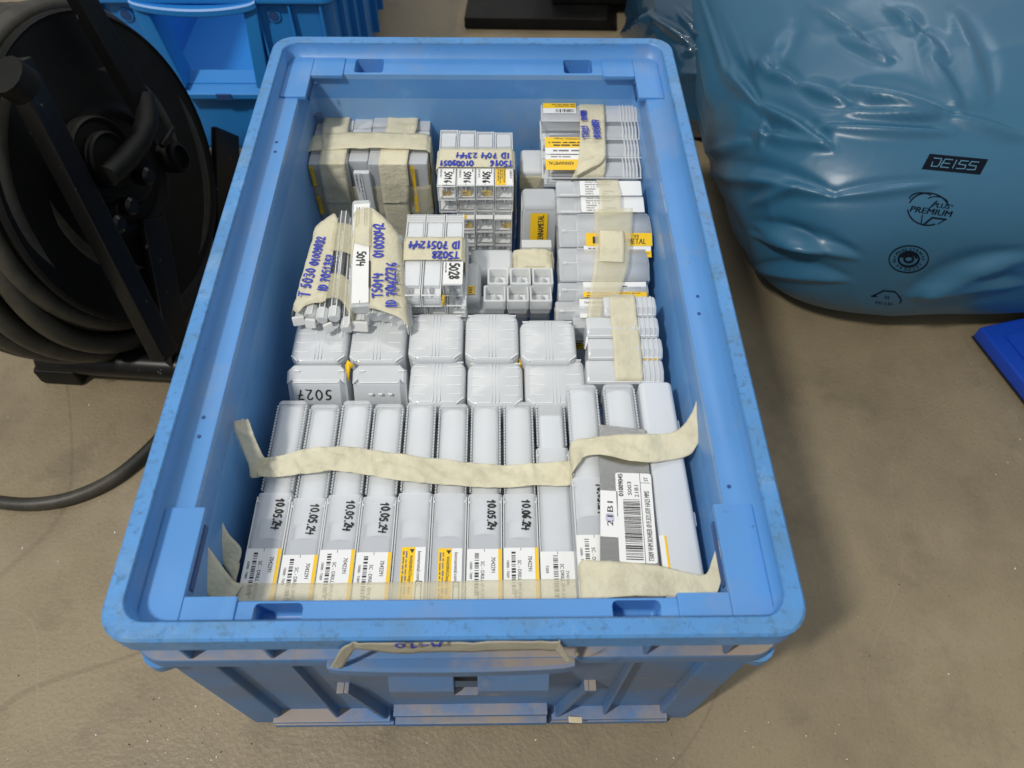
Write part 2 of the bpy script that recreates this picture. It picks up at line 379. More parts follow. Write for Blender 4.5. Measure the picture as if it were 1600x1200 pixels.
# ledge corner plates, raised a few millimetres
for sx_ in (-1, 1):
    for end in (0, 1):
        b = MB()
        for (xa, xb, ya, yb, zt) in ((.1615, .1865, .0135, .088, .2642), (.130, .1617, .0135, .0305, .2640)):
            if end: ya, yb = .5875-(yb-.0135)*(.9), .5872
            if end and xa < .15: ya = .556
            X0, X1 = sorted((sx_*xa, sx_*xb)); b.box(M_LEDGE, (X0, ya, .2595), (X1, yb, zt), .0012)
        # dark box painting the shade of the finger slot under the plate
        X0, X1 = sorted((sx_*.1605, sx_*.1618)); ya, yb = ((.036, .078), (.528, .556))[end]
        b.box(M_SLOT, (X0, ya, .254), (X1, yb, .2592), .0003)
        b.build('corner_plate', crate)
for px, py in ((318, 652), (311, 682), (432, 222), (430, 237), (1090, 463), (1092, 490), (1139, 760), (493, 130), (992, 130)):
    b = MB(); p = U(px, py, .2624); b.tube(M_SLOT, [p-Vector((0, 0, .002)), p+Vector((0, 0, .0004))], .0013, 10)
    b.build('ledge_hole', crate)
# ribs on the four outside walls
def ribs_x(x, front):
    b = MB(); s = 1 if front else -1; Y = (lambda v: v) if front else (lambda v: .6-v)
    def bx(x0, x1, y0, y1, z0, z1, bv=.0008, MM=M_CRF):
        y0, y1 = sorted((Y(y0), Y(y1))); b.box(MM, (x0, y0, z0), (x1, y1, z1), bv)
    bx(x-.0012, x+.0012, .0085, .0165, .012, .2195); bx(x-.0012, x+.0012, .0025, .012, .2325, .2600)
    b.build('rib', crate)
for fr in (True, False):
    for x in (-.113, .113): ribs_x(x, fr)
    for s in (-1, 1):
        b = MB(); xa, xb = sorted((s*.1605, s*.1895)); ya, yb = (.0080, .045) if fr else (.555, .592)
        xc, xd = sorted((s*.1605, s*.1875)); b.hexa(M_CRF, [(xc, ya+.001, .0005), (xd, ya+.001, .0005), (xd, yb, .0005), (xc, yb, .0005), (xa, ya, .2187), (xb, ya, .2187), (xb, yb, .2187), (xa, yb, .2187)], .0025); b.build('corner_post', crate)
    for x in (-.162, .162):
        b = MB(); y0, y1 = (.0025, .012) if fr else (.588, .5975); b.box(M_CRF, (x-.0012, y0, .2325), (x+.0012, y1, .26), .0008); b.build('rib', crate)
for s in (-1, 1):
    for y in (.02, .08, .16, .24, .36, .44, .52, .58):
        b = MB()
        X0, X1 = sorted((s*.1845, s*.196)); b.box(M_CRF, (X0, y-.0012, .012), (X1, y+.0012, .2195), .0008)
        X0, X1 = sorted((s*.189, s*.1975)); b.box(M_CRF, (X0, y-.0012, .2325), (X1, y+.0012, .26), .0008)
        b.build('rib', crate)
# corner foot nubs that stick out below the shelf
for s in (-1, 1):
    for y in (.012, .588):
        b = MB()
        b.tube(M_RIM, [(s*.187, y, .2185), (s*.1895, y, .205), (s*.186, y, .192)], [.011, .010, .004], 16); b.build('corner_boss', crate)
for s in (-1, 1):
    b = MB(); b.tube(M_CRF, [(s*.172, .0148, .195), (s*.172, .0112, .195)], .0045, 18); b.tube(M_RIM, [(s*.172, .0120, .195), (s*.172, .0100, .195)], [.0028, .002], 18); b.build('rivet_boss', crate)
# front grip: bowed bar, sloping pocket cover and its slot
b = MB(); L1 = []
for k in range(25):
    t = k/24; x = -.080+.150*t; bow = .0030*math.sin(math.pi*t)**.45
    L1.append([Vector((x, y, z)) for y, z in ((.004, .231), (-.001-bow, .2318), (-.003-bow, .230), (-.003-bow, .2195), (-.001-bow, .218), (.004, .2185))])
b.loft(M_CRF, L1, True, True); b.recalc = True; b.build('handle', crate)
b = MB()
zt, zm, zb = .205, .168, .152
def pk(x0, x1):
    b.hexa(M_CRF, [(x0, -.0035, zb), (x1, -.0035, zb), (x1, .0165, zb), (x0, .0165, zb), (x0, -.0035, zm), (x1, -.0035, zm), (x1, .0165, zt), (x0, .0165, zt)], .0006)
pk(-.0500, -.0065); pk(.0095, .0575)
b.hexa(M_CRF, [(-.0065, .0098, zb), (.0095, .0098, zb), (.0095, .0165, zb), (-.0065, .0165, zb), (-.0065, .0095, .182), (.0095, .0095, .182), (.0095, .0165, zt), (-.0065, .0165, zt)], 0)
b.box(M_DARK, (-.0064, .0060, .156), (.0094, .0092, .178), 0)  # black fill painting the shade inside the slot
b.box(M_CRF, (-.0065, -.0034, zb), (.0095, .002, .157), .0004)
b.build('grip_pocket', crate)
for s in (-1, 1):   # slanted label clips
    b = MB(); (a0, a1), (c0, c1) = sorted((s*.0905, s*.0870)), sorted((s*.0745, s*.0710))
    b.hexa(M_CRF, [(c0, .0070, .022), (c1, .0070, .022), (c1, .016, .022), (c0, .016, .022), (a0, .0070, .118), (a1, .0070, .118), (a1, .016, .118), (a0, .016, .118)], .0006)
    x0, x1 = sorted((s*.0905, s*.0960)); b.box(M_CRF, (x0, .0070, .112), (x1, .016, .118), .0006)
    b.build('label_clip', crate)
b = MB()
b.box(M_CRF, (-.168, .0050, .002), (-.066, .016, .010), .0008); b.box(M_CRF, (.066, .0050, .002), (.168, .016, .010), .0008)
b.box(M_CRF, (-.064, .003, .010), (.064, .016, .020), .0008); b.box(M_CRF, (-.064, .0065, .030), (.064, .016, .036), .0008)
b.box(M_CRF, (-.166, .005, .018), (-.068, .016, .022), .0006); b.box(M_CRF, (.068, .005, .018), (.166, .016, .022), .0006)
b.build('base_lip', crate)

b = MB()
e = [(515, 1046, 522, 1048, .001), (523, 1030, 536, 1040, .0012), (536, 1010, 549, 1021, .003), (560, 1004, 562, 1014, .0035), (620, 1004, 620, 1020, .003), (720, 1004, 720, 1019, .003), (860, 1002, 860, 1016, .003), (874, 1003, 868, 1016, .003), (888, 1024, 878, 1026, .001), (893, 1033, 890, 1035, -.001), (902, 1020, 905, 1022, -.002)]
ribbon(b, M_TAPEG, [(V(a, c, y-.004), V(d, f, y-.004)) for a, c, d, f, y in e], 70, 5, .0003, 3)
D = Decal(b, V(662, 1012, -.0022), (1, 0, 0), (0, 0, 1), .0002)
b2 = Decal(b, V(690, 1008, -.0030), (-1, 0, 0), (0, 0, -1), .0004); b2.hand(0, -.006, 'M-10', .009, M_BLUEINK, .0008)
tag(b.build('masking_tape_strip', wn=False, solid=.00025), 'cream tape strip with cut-off blue writing above the front grip of the crate', 'tape')
b = MB(); p = V(908, 1110, .001); b.box(M_WOOD, (-.006, -.002, 0), (.006, .003, .002), .0008, Matrix.Translation((p.x, .004, .0225))@Matrix.Rotation(.3, 4, 'Y'))
tag(b.build('paper_scrap'), 'small pale yellow scrap lying on the lower front lip of the crate', 'scrap')

# ================================================================== FRONT ROW OF LONG TUBES
def drill_label(D, seed, kind, w, ln):
    """D: x runs along the tube towards the camera, y across to the right."""
    if kind == 'white':
        D.rect(0, 0, ln, w, M_WHITE, 0, .0008); D.rect(0, w*.90, ln, w, M_YEL, .00006)
        D.text(.006, w*.70, '7042291', .0040, sx=.85)
        D.text(.009, w*.40, 'SC - DRILL Ø19,3/21,07/F HA25', .0036, sx=.9); D.text(.017, w*.53, '7042291', .0028, sx=.9) if 0 else D.text(.017, w*.275, '7042291', .0030, sx=.9) if 0 else None
        D.bars(.003, w*.22, .034, w*.34, 26, seed=seed); D.text(.009, w*.08, '10000 - T009', .0026, sx=.9)
        D.rect(0, w*.49, .0022, w*.505, M_INK, .0001); D.text(.031, w*.30, 'Made in', .0026, sx=.9)
    elif kind == 'warn':
        D.rect(0, w*.22, ln, w*.62, M_YEL, 0); D.rect(0, w*.62, ln, w*.92, M_WHITE, 0)
        D.text(.006, w*.47, 'WARNING:Danger - wear', .0030, sx=.85); D.lines(.003, w*.25, ln, w*.42, 2, seed=seed)
        D.mb.quad(M_INK, [D.P(.0015, w*.45, .0001), D.P(.0045, w*.53, .0001), D.P(.0015, w*.60, .0001)])
        D.text(.003, w*.70, 'kennametal.com', .0036, sx=.9); D.rect(.0245, w*.67, ln, w*.86, M_INK, .00008); D.rect(.0252, w*.70, ln, w*.83, M_WHITE, .0001); D.text(.026, w*.71, 'C', .004, l=.00016)
    elif kind == 'plain':
        D.rect(0, 0, ln, w, M_WHITE, 0, .0008); D.bars(.003, w*.36, .034, w*.50, 26, seed=seed)
        D.text(.009, w*.56, 'SC DRILL Ø19,3/21,07/F', .0036, sx=.9); D.text(.014, w*.72, '7141146', .0030); D.text(.010, w*.14, 'T009', .0028)
        D.rect(0, w*.49, .0022, w*.505, M_INK, .0001)
def long_tube(cx, w, zt, y0, ym, y1, ylab, label, date=None, kind=None, ylower=None, core=True, lw=1, rot=0):
    T = thing('plastic_drill_tube', label, 'plastic tube', (cx, (y0+y1)/2, zt-w), 'frosted tool tubes side by side along the front of the crate')
    h = w/2; R = .0045
    def sq(hw, z1, z0, y): return [Vector((cx+p.x, y, p.y)) for p in rr(-hw, hw, z0, z1, .0035, 0, 4)]
    b = MB()   # inner sleeve with toothed edges
    hw = h-.0011; z1 = zt-.0009; z0 = zt-w+.0012
    loops = [sq(hw-.0022, z1-.003, z0+.003, y1), sq(hw-.0006, z1-.0008, z0+.0008, y1-.0007), sq(hw, z1, z0, y1-.002), sq(hw, z1, z0, y1-.0042), sq(hw-.0010, z1-.0010, z0+.001, y1-.0052), sq(hw-.0010, z1-.0010, z0+.001, ym-.02)]
    b.recalc = True; b.loft(M_PP, loops, True, True)
    y = y1-.006
    while y > ym+.002:
        for s in (-1, 1): b.box(M_PP, (cx+s*(hw-.0004)-.0006, y-.0007, z1-.0040), (cx+s*(hw-.0004)+.0005, y+.0007, z1-.0008), 0)
        y -= .0026
    o = b.build('sleeve', T)
    b = MB(); b.recalc = True    # outer cap
    b.loft(M_PPC, [sq(h-.0002, zt, zt-w, y0), sq(h-.0002, zt, zt-w, ym-.003), sq(h+.0001, zt+.0002, zt-w, ym-.002), sq(h+.0001, zt+.0002, zt-w, ym), sq(h-.0009, zt-.0007, zt-w+.001, ym+.0002)], True, False)
    for s in (-1, 1): b.box(M_CLE, (cx+s*(h-.0012)-.0009, ym-.0075, zt-.002), (cx+s*(h-.0012)+.0009, ym-.006, zt+.0006), .0002); b.box(M_CLE, (cx+s*(h-.0005)-.0005, y0, zt-.0022), (cx+s*(h-.0005)+.0003, ym-.003, zt+.0002), 0)
    b.build('cap', T)
    if core:
        b = MB(); zc = zt-w/2
        b.tube(M_CORE2, [(cx, y1-.006, zc), (cx, ylower+.001, zc)], h*.80, 24); b.box(M_CORE, (cx-hw+.0018, ylower+.001, zt-w+.003), (cx+hw-.0018, y1-.003, zt-.0105), .001)  # pale shank over a dark box imitates the central highlight and darker edges
        b.box(M_CORE, (cx-h+.0028, y0+.002, zc-h+.004), (cx+h-.0028, ylower, zt-.0022), .002); b.build('tool_insert', T)
    if kind:
        b = MB(); D = Decal(b, (cx-h+.0004, ylab, zt+.0002), (0, -1, 0), (1, 0, 0), .0001)
        drill_label(D, int(cx*1e4) % 97, kind, w-.0010, ylab-y0)
        b.build('sticker', T, wn=False)
    if date:
        b = MB(); D = Decal(b, (cx+lw, ym-.005, zt+.0002), (0, -1, 0), (1, 0, 0), .0001); D.hand(0, 0, date, .0058, M_BLKINK, .0006, .06, seed=int(cx*1000), sx=.86)
        b.build('handwriting', T.children[1] if len(T.children) > 1 else T, wn=False)
    for ch in T.children:
        pass
    return T
Zt = .200; wT = .0252
ytops = [626, 632, 626, 631, 627, 631, 629, 628, 628]; ycap = [770, 778, 773, 776, 770, 771, 772, 772, 700]
ylabs = [857, 867, 859, 863, 855, 857, 858, 856, 862]
kinds = ['white', 'white', 'white', 'white', 'warn', 'warn', 'white', 'white', 'plain']
dates = ['10.05.24', '10.05.24', '10.05.24', '10.05.24', None, None, '10.05.24', '10.06.24', None]
names = ['frosted tube dated 10.05.24 at the left crate wall, leftmost of the front row',
 'frosted tube with smudged date 10.05.24, second from the left crate wall',
 'frosted tube dated 10.05.24, third from the left crate wall',
 'frosted tube dated 10.05.24, directly left of the two undated yellow-sticker tubes',
 'undated frosted tube with yellow warning sticker, left one of the pair',
 'undated frosted tube with yellow warning sticker, right one of the pair',
 'frosted tube dated 10.05.24, directly right of the yellow warning sticker pair',
 'frosted tube dated 10.06.24 in black marker',
 'milky white undated tube with white sticker left of the raised tubes']
for i in range(9):
    cx = -.1405+.02575*i; zt = Zt+random.uniform(-.0006, .0008)
    y1 = U(450+50*i, ytops[i]-3, zt).y; ym = U(450+50*i, ycap[i], zt).y; yl = U(440+52*i, ylabs[i], zt).y; yc = U(440, 835, zt).y
    T = long_tube(cx, wT, zt, .034, ym, y1, yl, names[i], dates[i], kinds[i], yc-random.uniform(0, .004), core=(i != 8), lw=(.0015 if i % 2 else .002))
    if i == 8:
        b = MB(); b.box(M_PPW, (cx-.0095, .037, zt-.020), (cx+.0095, y1-.012, zt-.0016), .003); b.build('white_insert', T)
# two raised tubes and the wide milky one on the right
zR = .222
for i, (xa, xb, yt, yc, lb, dt) in enumerate(((884, 937, 600, 746, 'raised frosted tube dated 10.05.24 with white sticker left of the metal plate', '10.05.24'),
                                         (941, 996, 599, 760, 'raised frosted tube lying half under the metal plate', None))):
    A = U(xa, yt+15, zR); B = U(xb, yt+15, zR); cx = (A.x+B.x)/2+(.0 if i else .0); w = B.x-A.x-.0008
    y1 = U(xa, yt-2, zR).y; ym = U(905, yc, zR).y
    T = long_tube(cx, w, zR, .036, ym, y1, U(905, 836, zR).y, lb, dt, 'white', U(905, 805, zR).y, lw=.0045)
A = U(998, 600, zR); B = U(1048, 600, zR)
T = thing('plastic_drill_tube', 'wide milky white tube along the right crate wall, right of the metal plate', 'plastic tube', ((A.x+B.x)/2, .12, .19))
b = MB(); b.recalc = True
def sqw(y, x0, x1, r=.004, d=0): return [Vector((p.x, y, p.y)) for p in rr(x0+d, x1-d, zR-.028+d, zR+.001-d, r, 0, 5)]
yE = U(1020, 596, zR).y; yF = .04
x0, x1 = A.x, B.x+.0008
b.loft(M_PPW, [sqw(yE, x0, x1, .003, .0025), sqw(yE-.0012, x0, x1, .004, .0006), sqw(yE-.003, x0, x1), sqw(yF, x0-.001, x1+.0015)], True, True)
b.build('tube_body', T)
b = MB(); b.box(M_WHITE, (x0-.0005, .045, zR+.0011), (x0+.0030, U(1030, 838, zR).y, zR+.0014), 0); b.box(M_YEL, (x0+.0030, .045, zR+.0012), (x0+.0046, U(1030, 838, zR).y, zR+.0014), 0); b.build('sticker', T, wn=False)
b = MB(); b.box(M_PPW, (x1-.0006, .093, zR-.012), (x1+.0028, .104, zR-.004), .001); b.build('hinge_tab', T); b = MB(); b.box(M_PPW, (x1-.0006, .172, zR-.012), (x1+.0022, .180, zR-.004), .001); b.build('hinge_tab', T)
# lower layer glimpsed through the gaps
lowg = 'plain frosted tubes in the layer below the front row'
proto = None
for i in range(12):
    cx = -.141+.0262*i
    if proto is None:
        b = MB(); b.box(M_PP, (-.0122, -.08, -.0245), (.0122, .08, 0), .003); proto = b.build('plastic_drill_tube'); o = proto
    else:
        o = proto.copy(); COL.objects.link(o)
    o.location = (cx, .122, .1735+(.02 if i > 8 else 0)); tag(o, 'plain frosted tube mostly hidden beneath the front row of tubes', 'plastic tube', lowg)

# ================================================================== RIBBED SQUARE CAP TUBES
def cap_tube(xa, xb, ya, yb, zt, label, seed=0, plain=False):
    x0 = U(xa, (ya+yb)/2, zt).x; x1 = U(xb, (ya+yb)/2, zt).x; yf = U((xa+xb)/2, yb, zt).y; yk = U((xa+xb)/2, ya, zt).y
    cx, cy = (x0+x1)/2, (yf+yk)/2; w, d = (x1-x0)/2-.0004, (yk-yf)/2-.0003
    T = thing('ribbed_cap_tube', label, 'plastic tube', (cx, cy, .05), 'square frosted tubes standing behind the front row')
    b = MB(); b.recalc = True; r = .010
    def L(i, z, rad=r): return rr(cx-w+i, cx+w-i, cy-d+i, cy+d-i, max(rad-i*.6, .001), z, 8)
    b.loft(M_CAPP, [L(.0015, .0075), L(.0012, zt-.045), L(0, zt-.043), L(0, zt-.0045), L(.0006, zt-.0022), L(.0022, zt-.0006), L(.0050, zt), L(.012, zt+.0006), L(.020, zt+.0008)], True, True)
    b.build('cap', T)
    b = MB(); rd = random.Random(seed)
    if not plain:
        for k in range(4):
            yy = cy-d*.58+k*d*.40; wl = w*.70
            for s in (-1, 1):
                xa_, xb_ = sorted((cx+s*(w*.36), cx+s*(w*.86))); z = zt+.0001
                b.box(M_RIDGE, (xa_, yy-.0005, z-.001), (xb_, yy+.0003, z+.0007), .0003)
        for s in (-1, 0, 1): b.box(M_CAPP, (cx+s*.0028-.0005, cy-d*.9, zt-.001), (cx+s*.0028+.0005, cy+d*.85, zt+.0010), .0004)
        b.box(M_RIDGE, (cx-w*.62, cy-d+.0023, zt-.0022), (cx+w*.62, cy-d+.0031, zt+.0002), .0003)
        for s in (-1, 1):
            b.box(M_RIDGE, (cx+s*w*.80-.0025, cy+d*.80, zt-.001), (cx+s*w*.80+.0025, cy+d*.80+.0008, zt+.0010), .0003)
            b.box(M_RIDGE, (-.0040, -.0005, -.0008), (.0040, .0005, .0008), .0003, Matrix.Translation((cx+s*(w*.82), cy-d*.84, zt-.0004))@Matrix.Rotation(s*.75, 4, 'Z'))
        b.build('grip_ridge', T)
    else: b.bm.free()
    return T, cx, cy, w, d
zc = .206
back = [(457, 545, 494, 566), (547, 635, 492, 567), (638, 724, 487, 562), (726, 811, 487, 563), (812, 901, 497, 566)]
bl = ['ribbed square cap behind the 5027 tube, half under the T5030 bundle', 'ribbed square cap under the front end of the T5014 bundle',
      'ribbed square cap in the rear cap row, in front of the 5028 bundle', 'ribbed square cap in front of the six open square tubes, rear cap row',
      'ribbed square cap with a slight turn at the right end of the rear cap row']
for q, l in zip(back, bl): cap_tube(*q, zc, l, q[0])
front = [(638, 728, 560, 632), (729, 818, 562, 634), (819, 916, 556, 634)]
fl_ = ['ribbed square cap in the middle of the front cap row', 'ribbed square cap, second from the right in the front cap row', 'ribbed square cap at the right end of the front cap row']
for q, l in zip(front, fl_): cap_tube(*q, .200, l, q[0])
# two front caps lying on their side, smooth face to the camera
for (xa, xb, l, wr_) in ((444, 543, 'smooth square cap marked 5027 in black marker', '5027'), (546, 636, 'smooth square cap lying beside the 5027 tube, short dashes on its face', None)):
    A = U(xa+6, 568, .207); B = U(xb, 568, .207); C = V(xa, 600, .217)
    yk = A.y; zf = .202; yf = U(xa, 600, zf).y; x0, x1 = A.x, B.x-.0005
    T = thing('ribbed_cap_tube', l, 'plastic tube', ((x0+x1)/2, (yk+yf)/2, .05), 'square frosted tubes standing behind the front row')
    b = MB(); b.recalc = True
    yb = U(xa, 634, .186).y
    prof = [(yk, .205), (yk-.003, .2075), (yf+.004, .2035), (yf+.001, .2022), (yf-.001, .1995), (yb, .182), (yb+.001, .1), (yk, .1)]
    def ring(x, s=0): return [Vector((x, y if s == 0 else y+(.003 if y < yf+.002 else -.003), z-(s*.003 if z > .15 else 0))) for y, z in prof]
    b.loft(M_CAPP, [ring(x0, 1), ring(x0+.0018, .35), ring(x0+.005), ring(x1-.005), ring(x1-.0018, .35), ring(x1, 1)], True, True)
    b.box(M_RIDGE, (x0+.006, yf+.0002, .2020), (x1-.006, yf+.0012, .2032), .0004)
    for s in (.12, .86): b.box(M_RIDGE, (x0+(x1-x0)*s, yk-.008, .2060), (x0+(x1-x0)*s+.005, yk-.0068, .2074), .0004)
    if not wr_:
        for s in (.30, .48, .66): b.box(M_RIDGE, (x0+(x1-x0)*s, yf-.0065, .194), (x0+(x1-x0)*s+.0035, yf-.0052, .1965), .0004)
    b.build('cap', T)
    if wr_:
        P = Vector((x1-.012, yf-.0012, .1990)); n = Vector((0, yb-(yf-.001), .182-.1995)).normalized()
        b = MB(); D = Decal(b, P+n*.0025, (-1, 0, 0), n, .0005); D.hand(0, 0, '5027', .0095, M_BLKINK, .0006, .16, seed=3, sx=1.05); b.build('handwriting', T, wn=False)
# small yellow torn sticker between the two left caps
b = MB(); D = Decal(b, U(541, 573, .209), (.5, .9, 0), (-.9, .5, .3), 0); p = [U(543, 562, .212), U(553, 571, .211), U(547, 577, .207), U(545, 597, .200), U(539, 572, .209)]
b.quad(M_YEL, p[::-1]); D.text(.001, .0005, 'KM', .004)
tag(b.build('torn_sticker', wn=False, solid=.0003), 'small torn yellow sticker wedged between two square caps at the left', 'sticker')
b = MB(); b.quad(M_YEL, [U(812, 560, .199), U(826, 628, .175), U(821, 628, .165), U(808, 566, .19)]); tag(b.build('yellow_sticker', wn=False, solid=.0003), 'narrow yellow sticker edge in the gap left of the rightmost square caps', 'sticker')

# ================================================================== BUNDLE HELPERS
def sq_tube(mb, M, A, B, w, h, up=(0, 0, 1), bev=.0015, taper=1):
    """A square box running from A to B (centre of its top face), w wide, h deep below."""
    A, B = Vector(A), Vector(B); d = (B-A); L = d.length; d.normalize(); s = d.cross(Vector(up)).normalized(); u = s.cross(d)
    X = Matrix((s, d, u)).transposed().to_4x4(); X.translation = A
    mb.box(M, (-w/2, 0, -h), (w/2, L, 0), bev, X)
    return s, d, u

# ---- back left: block of upright boxes wrapped in tape
zb_ = .208
cb = thing('taped_box_block', 'large block of upright grey boxes criss-crossed with masking tape, back left corner', 'taped bundle', (-.11, .5, .06))
A, B = U(480, 257, zb_), U(668, 257, zb_); Y0 = (A.y+B.y)/2; Ybk = U(580, 187, zb_).y
nx = 6; dx = (B.x-A.x)/nx; dy = (Ybk-Y0)/4
bumps = [0, .001, .003, .004, .002, 0]
for j in range(4):
    for i in range(nx):
        if 0 < i < nx-1 and 0 < j < 3 and (i % 2): pass
        b = MB(); x = A.x+i*dx; y = Y0+j*dy; zz = zb_+bumps[i]*(1 if j > 1 else .4)+random.uniform(-.0008, .0008)
        y_off = .004 if (j == 0 and i in (2, 4)) else (-.002 if (j == 0 and i == 3) else 0)
        MM = (M_PP, M_CAPP, M_PPC)[(i+j) % 3]
        b.box(MM, (x+.0004, y+.0004+y_off, .062), (x+dx-.0003, y+dy-.0003, zz), .0014, seg=2)
        b.box(M_CORE, (x+.003, y+.003+y_off, .064), (x+dx-.003, y+dy-.003, zz-.004), .001)
        b.build('upright_box', cb)
def tape_path(mb, M, x0, x1, pts, seed=0, n=50, wr=.0005, skew=0):
    ribbon(mb, M, [(Vector((x0+skew*k, y, z)), Vector((x1+skew*k, y, z))) for k, (y, z) in enumerate(pts)], n, 8, wr, seed, smooth=False)
yF_ = Y0-.0048
for xa, xb, xc, xd, xe, xf, sd in ((508, 548, 499, 540, 512, 552, 1), (607, 654, 592, 637, 601, 640, 2)):
    xa_, xb_, xc_, xd_ = U(xa, 190, zb_).x, U(xb, 190, zb_).x, U(xc, 255, zb_).x, U(xd, 255, zb_).x
    xe_, xf_ = V(xe, 322, Y0).x, V(xf, 322, Y0).x
    XS = [(xa_, xb_)]*3+[(xc_+.001, xd_+.001), (xc_, xd_), (xc_, xd_), (xe_, xf_), (xe_+.002, xf_+.002)]
    b = MB(); _p = lambda mb, M, a0, a1, pts, seed, n, wr, sk: ribbon(mb, M, [(Vector((XS[k][0], y, z)), Vector((XS[k][1], y, z))) for k, (y, z) in enumerate(pts)], n, 8, wr, seed, smooth=False)
    _p(b, M_TAPE, xa_, xb_, [(Ybk+.001, .12), (Ybk+.001, zb_+.003), (Ybk-.02, zb_+.0048), (Y0+.02, zb_+.0040), (yF_+.002, zb_+.0030), (yF_-.0008, zb_-.02), (yF_-.0008, .16), (yF_-.0005, .10)], sd, 80, .0007, 0); b.build('tape', cb, wn=False, solid=.0002)
b = MB()
ya, yb = U(580, 234, zb_+.005).y, U(580, 209, zb_+.005).y
xl, xr = A.x-.0012, B.x+.0012
P = [(xl, .11), (xl, zb_+.001), (xl+.004, zb_+.0032), (xl+.045, zb_+.0062), (xl+.07, zb_+.0066), (xr-.004, zb_+.0044), (xr, zb_+.001), (xr, .11)]
ribbon(b, M_TAPE, [(Vector((x, ya, z)), Vector((x, yb, z))) for x, z in P], 90, 8, .0006, 5, smooth=False); b.build('tape', cb, wn=False, solid=.0002)
b = MB()
z1, z2 = V(580, 292, Y0-.003).z, V(580, 336, Y0-.003).z
P = [(xl-.0005, Y0+.05), (xl-.0005, Y0-.001), (xl+.004, Y0-.003), (xl+.06, Y0-.0032), (xr-.004, Y0-.003), (xr+.0006, Y0-.001), (xr+.0006, Y0+.06)]
ribbon(b, M_TAPE2, [(Vector((x, y, z1)), Vector((x, y, z2))) for x, y in P], 90, 8, .0008, 6, smooth=False); b.build('tape', cb, wn=False, solid=.0002)
def wall_sticker(parent, px0, py0, px1, py1, y, kind, seed=1, name='sticker'):
    a = V(px0, py0, y); c = V(px1, py1, y); b = MB(); w, h = c.x-a.x, a.z-c.z
    D = Decal(b, (a.x, y, a.z), (0, 0, -1), (1, 0, 0), .0006)
    if kind == 'y': D.rect(0, 0, h, w, M_YEL, 0, min(w, h)*.2); D.text(.003, w*.55, 'WARNING:Danger', w*.26, sx=.8); D.lines(.003, w*.12, h-.002, w*.46, 2, seed=seed)
    if kind == 'w': D.rect(0, 0, h, w, M_WHITE, 0); D.lines(.002, w*.1, h*.6, w*.4, 2, M_INK, seed); D.bars(.003, w*.62, h*.7, w*.82, 22); D.text(.001, w*.84, 'SC-DRILL', w*.14)
    b.build(name, parent, wn=False)
wall_sticker(cb, 482, 259, 496, 290, Y0-.0036, 'y', 2); wall_sticker(cb, 641, 259, 655, 330, Y0-.0020, 'y', 4)
wall_sticker(cb, 494, 306, 507, 334, Y0-.0036, 'y', 4)
b = MB(); a = V(552, 268, Y0-.003); c = V(577, 268, Y0-.003); b.box(M_CAPP, (a.x, Y0-.006, .13), (c.x, Y0-.0003, a.z), .001); b.build('front_box', cb)
wall_sticker(cb, 553, 270, 576, 330, Y0-.0062, 'w', 5)
b = MB(); D = Decal(b, (B.x+.001, Y0+.012, zb_-.012), (0, 0, -1), (0, -1, 0), .0006); b.box(M_YEL, (B.x, Y0+.010, .14), (B.x+.0003, Y0+.016, zb_-.01), 0); b.build('sticker', cb, wn=False)
b = MB(); p = U(578, 194, zb_+.008); ribbon(b, M_CLR, [(U(562, 199, zb_+.006), U(563, 203, zb_+.006)), (U(575, 191, zb_+.010), U(580, 200, zb_+.008)), (U(590, 192, zb_+.010), U(592, 200, zb_+.007)), (U(605, 193, zb_+.006), U(605, 197, zb_+.005))], 30, 5, .0012, 9); b.build('film_wrap', cb, wn=False, solid=.0002)

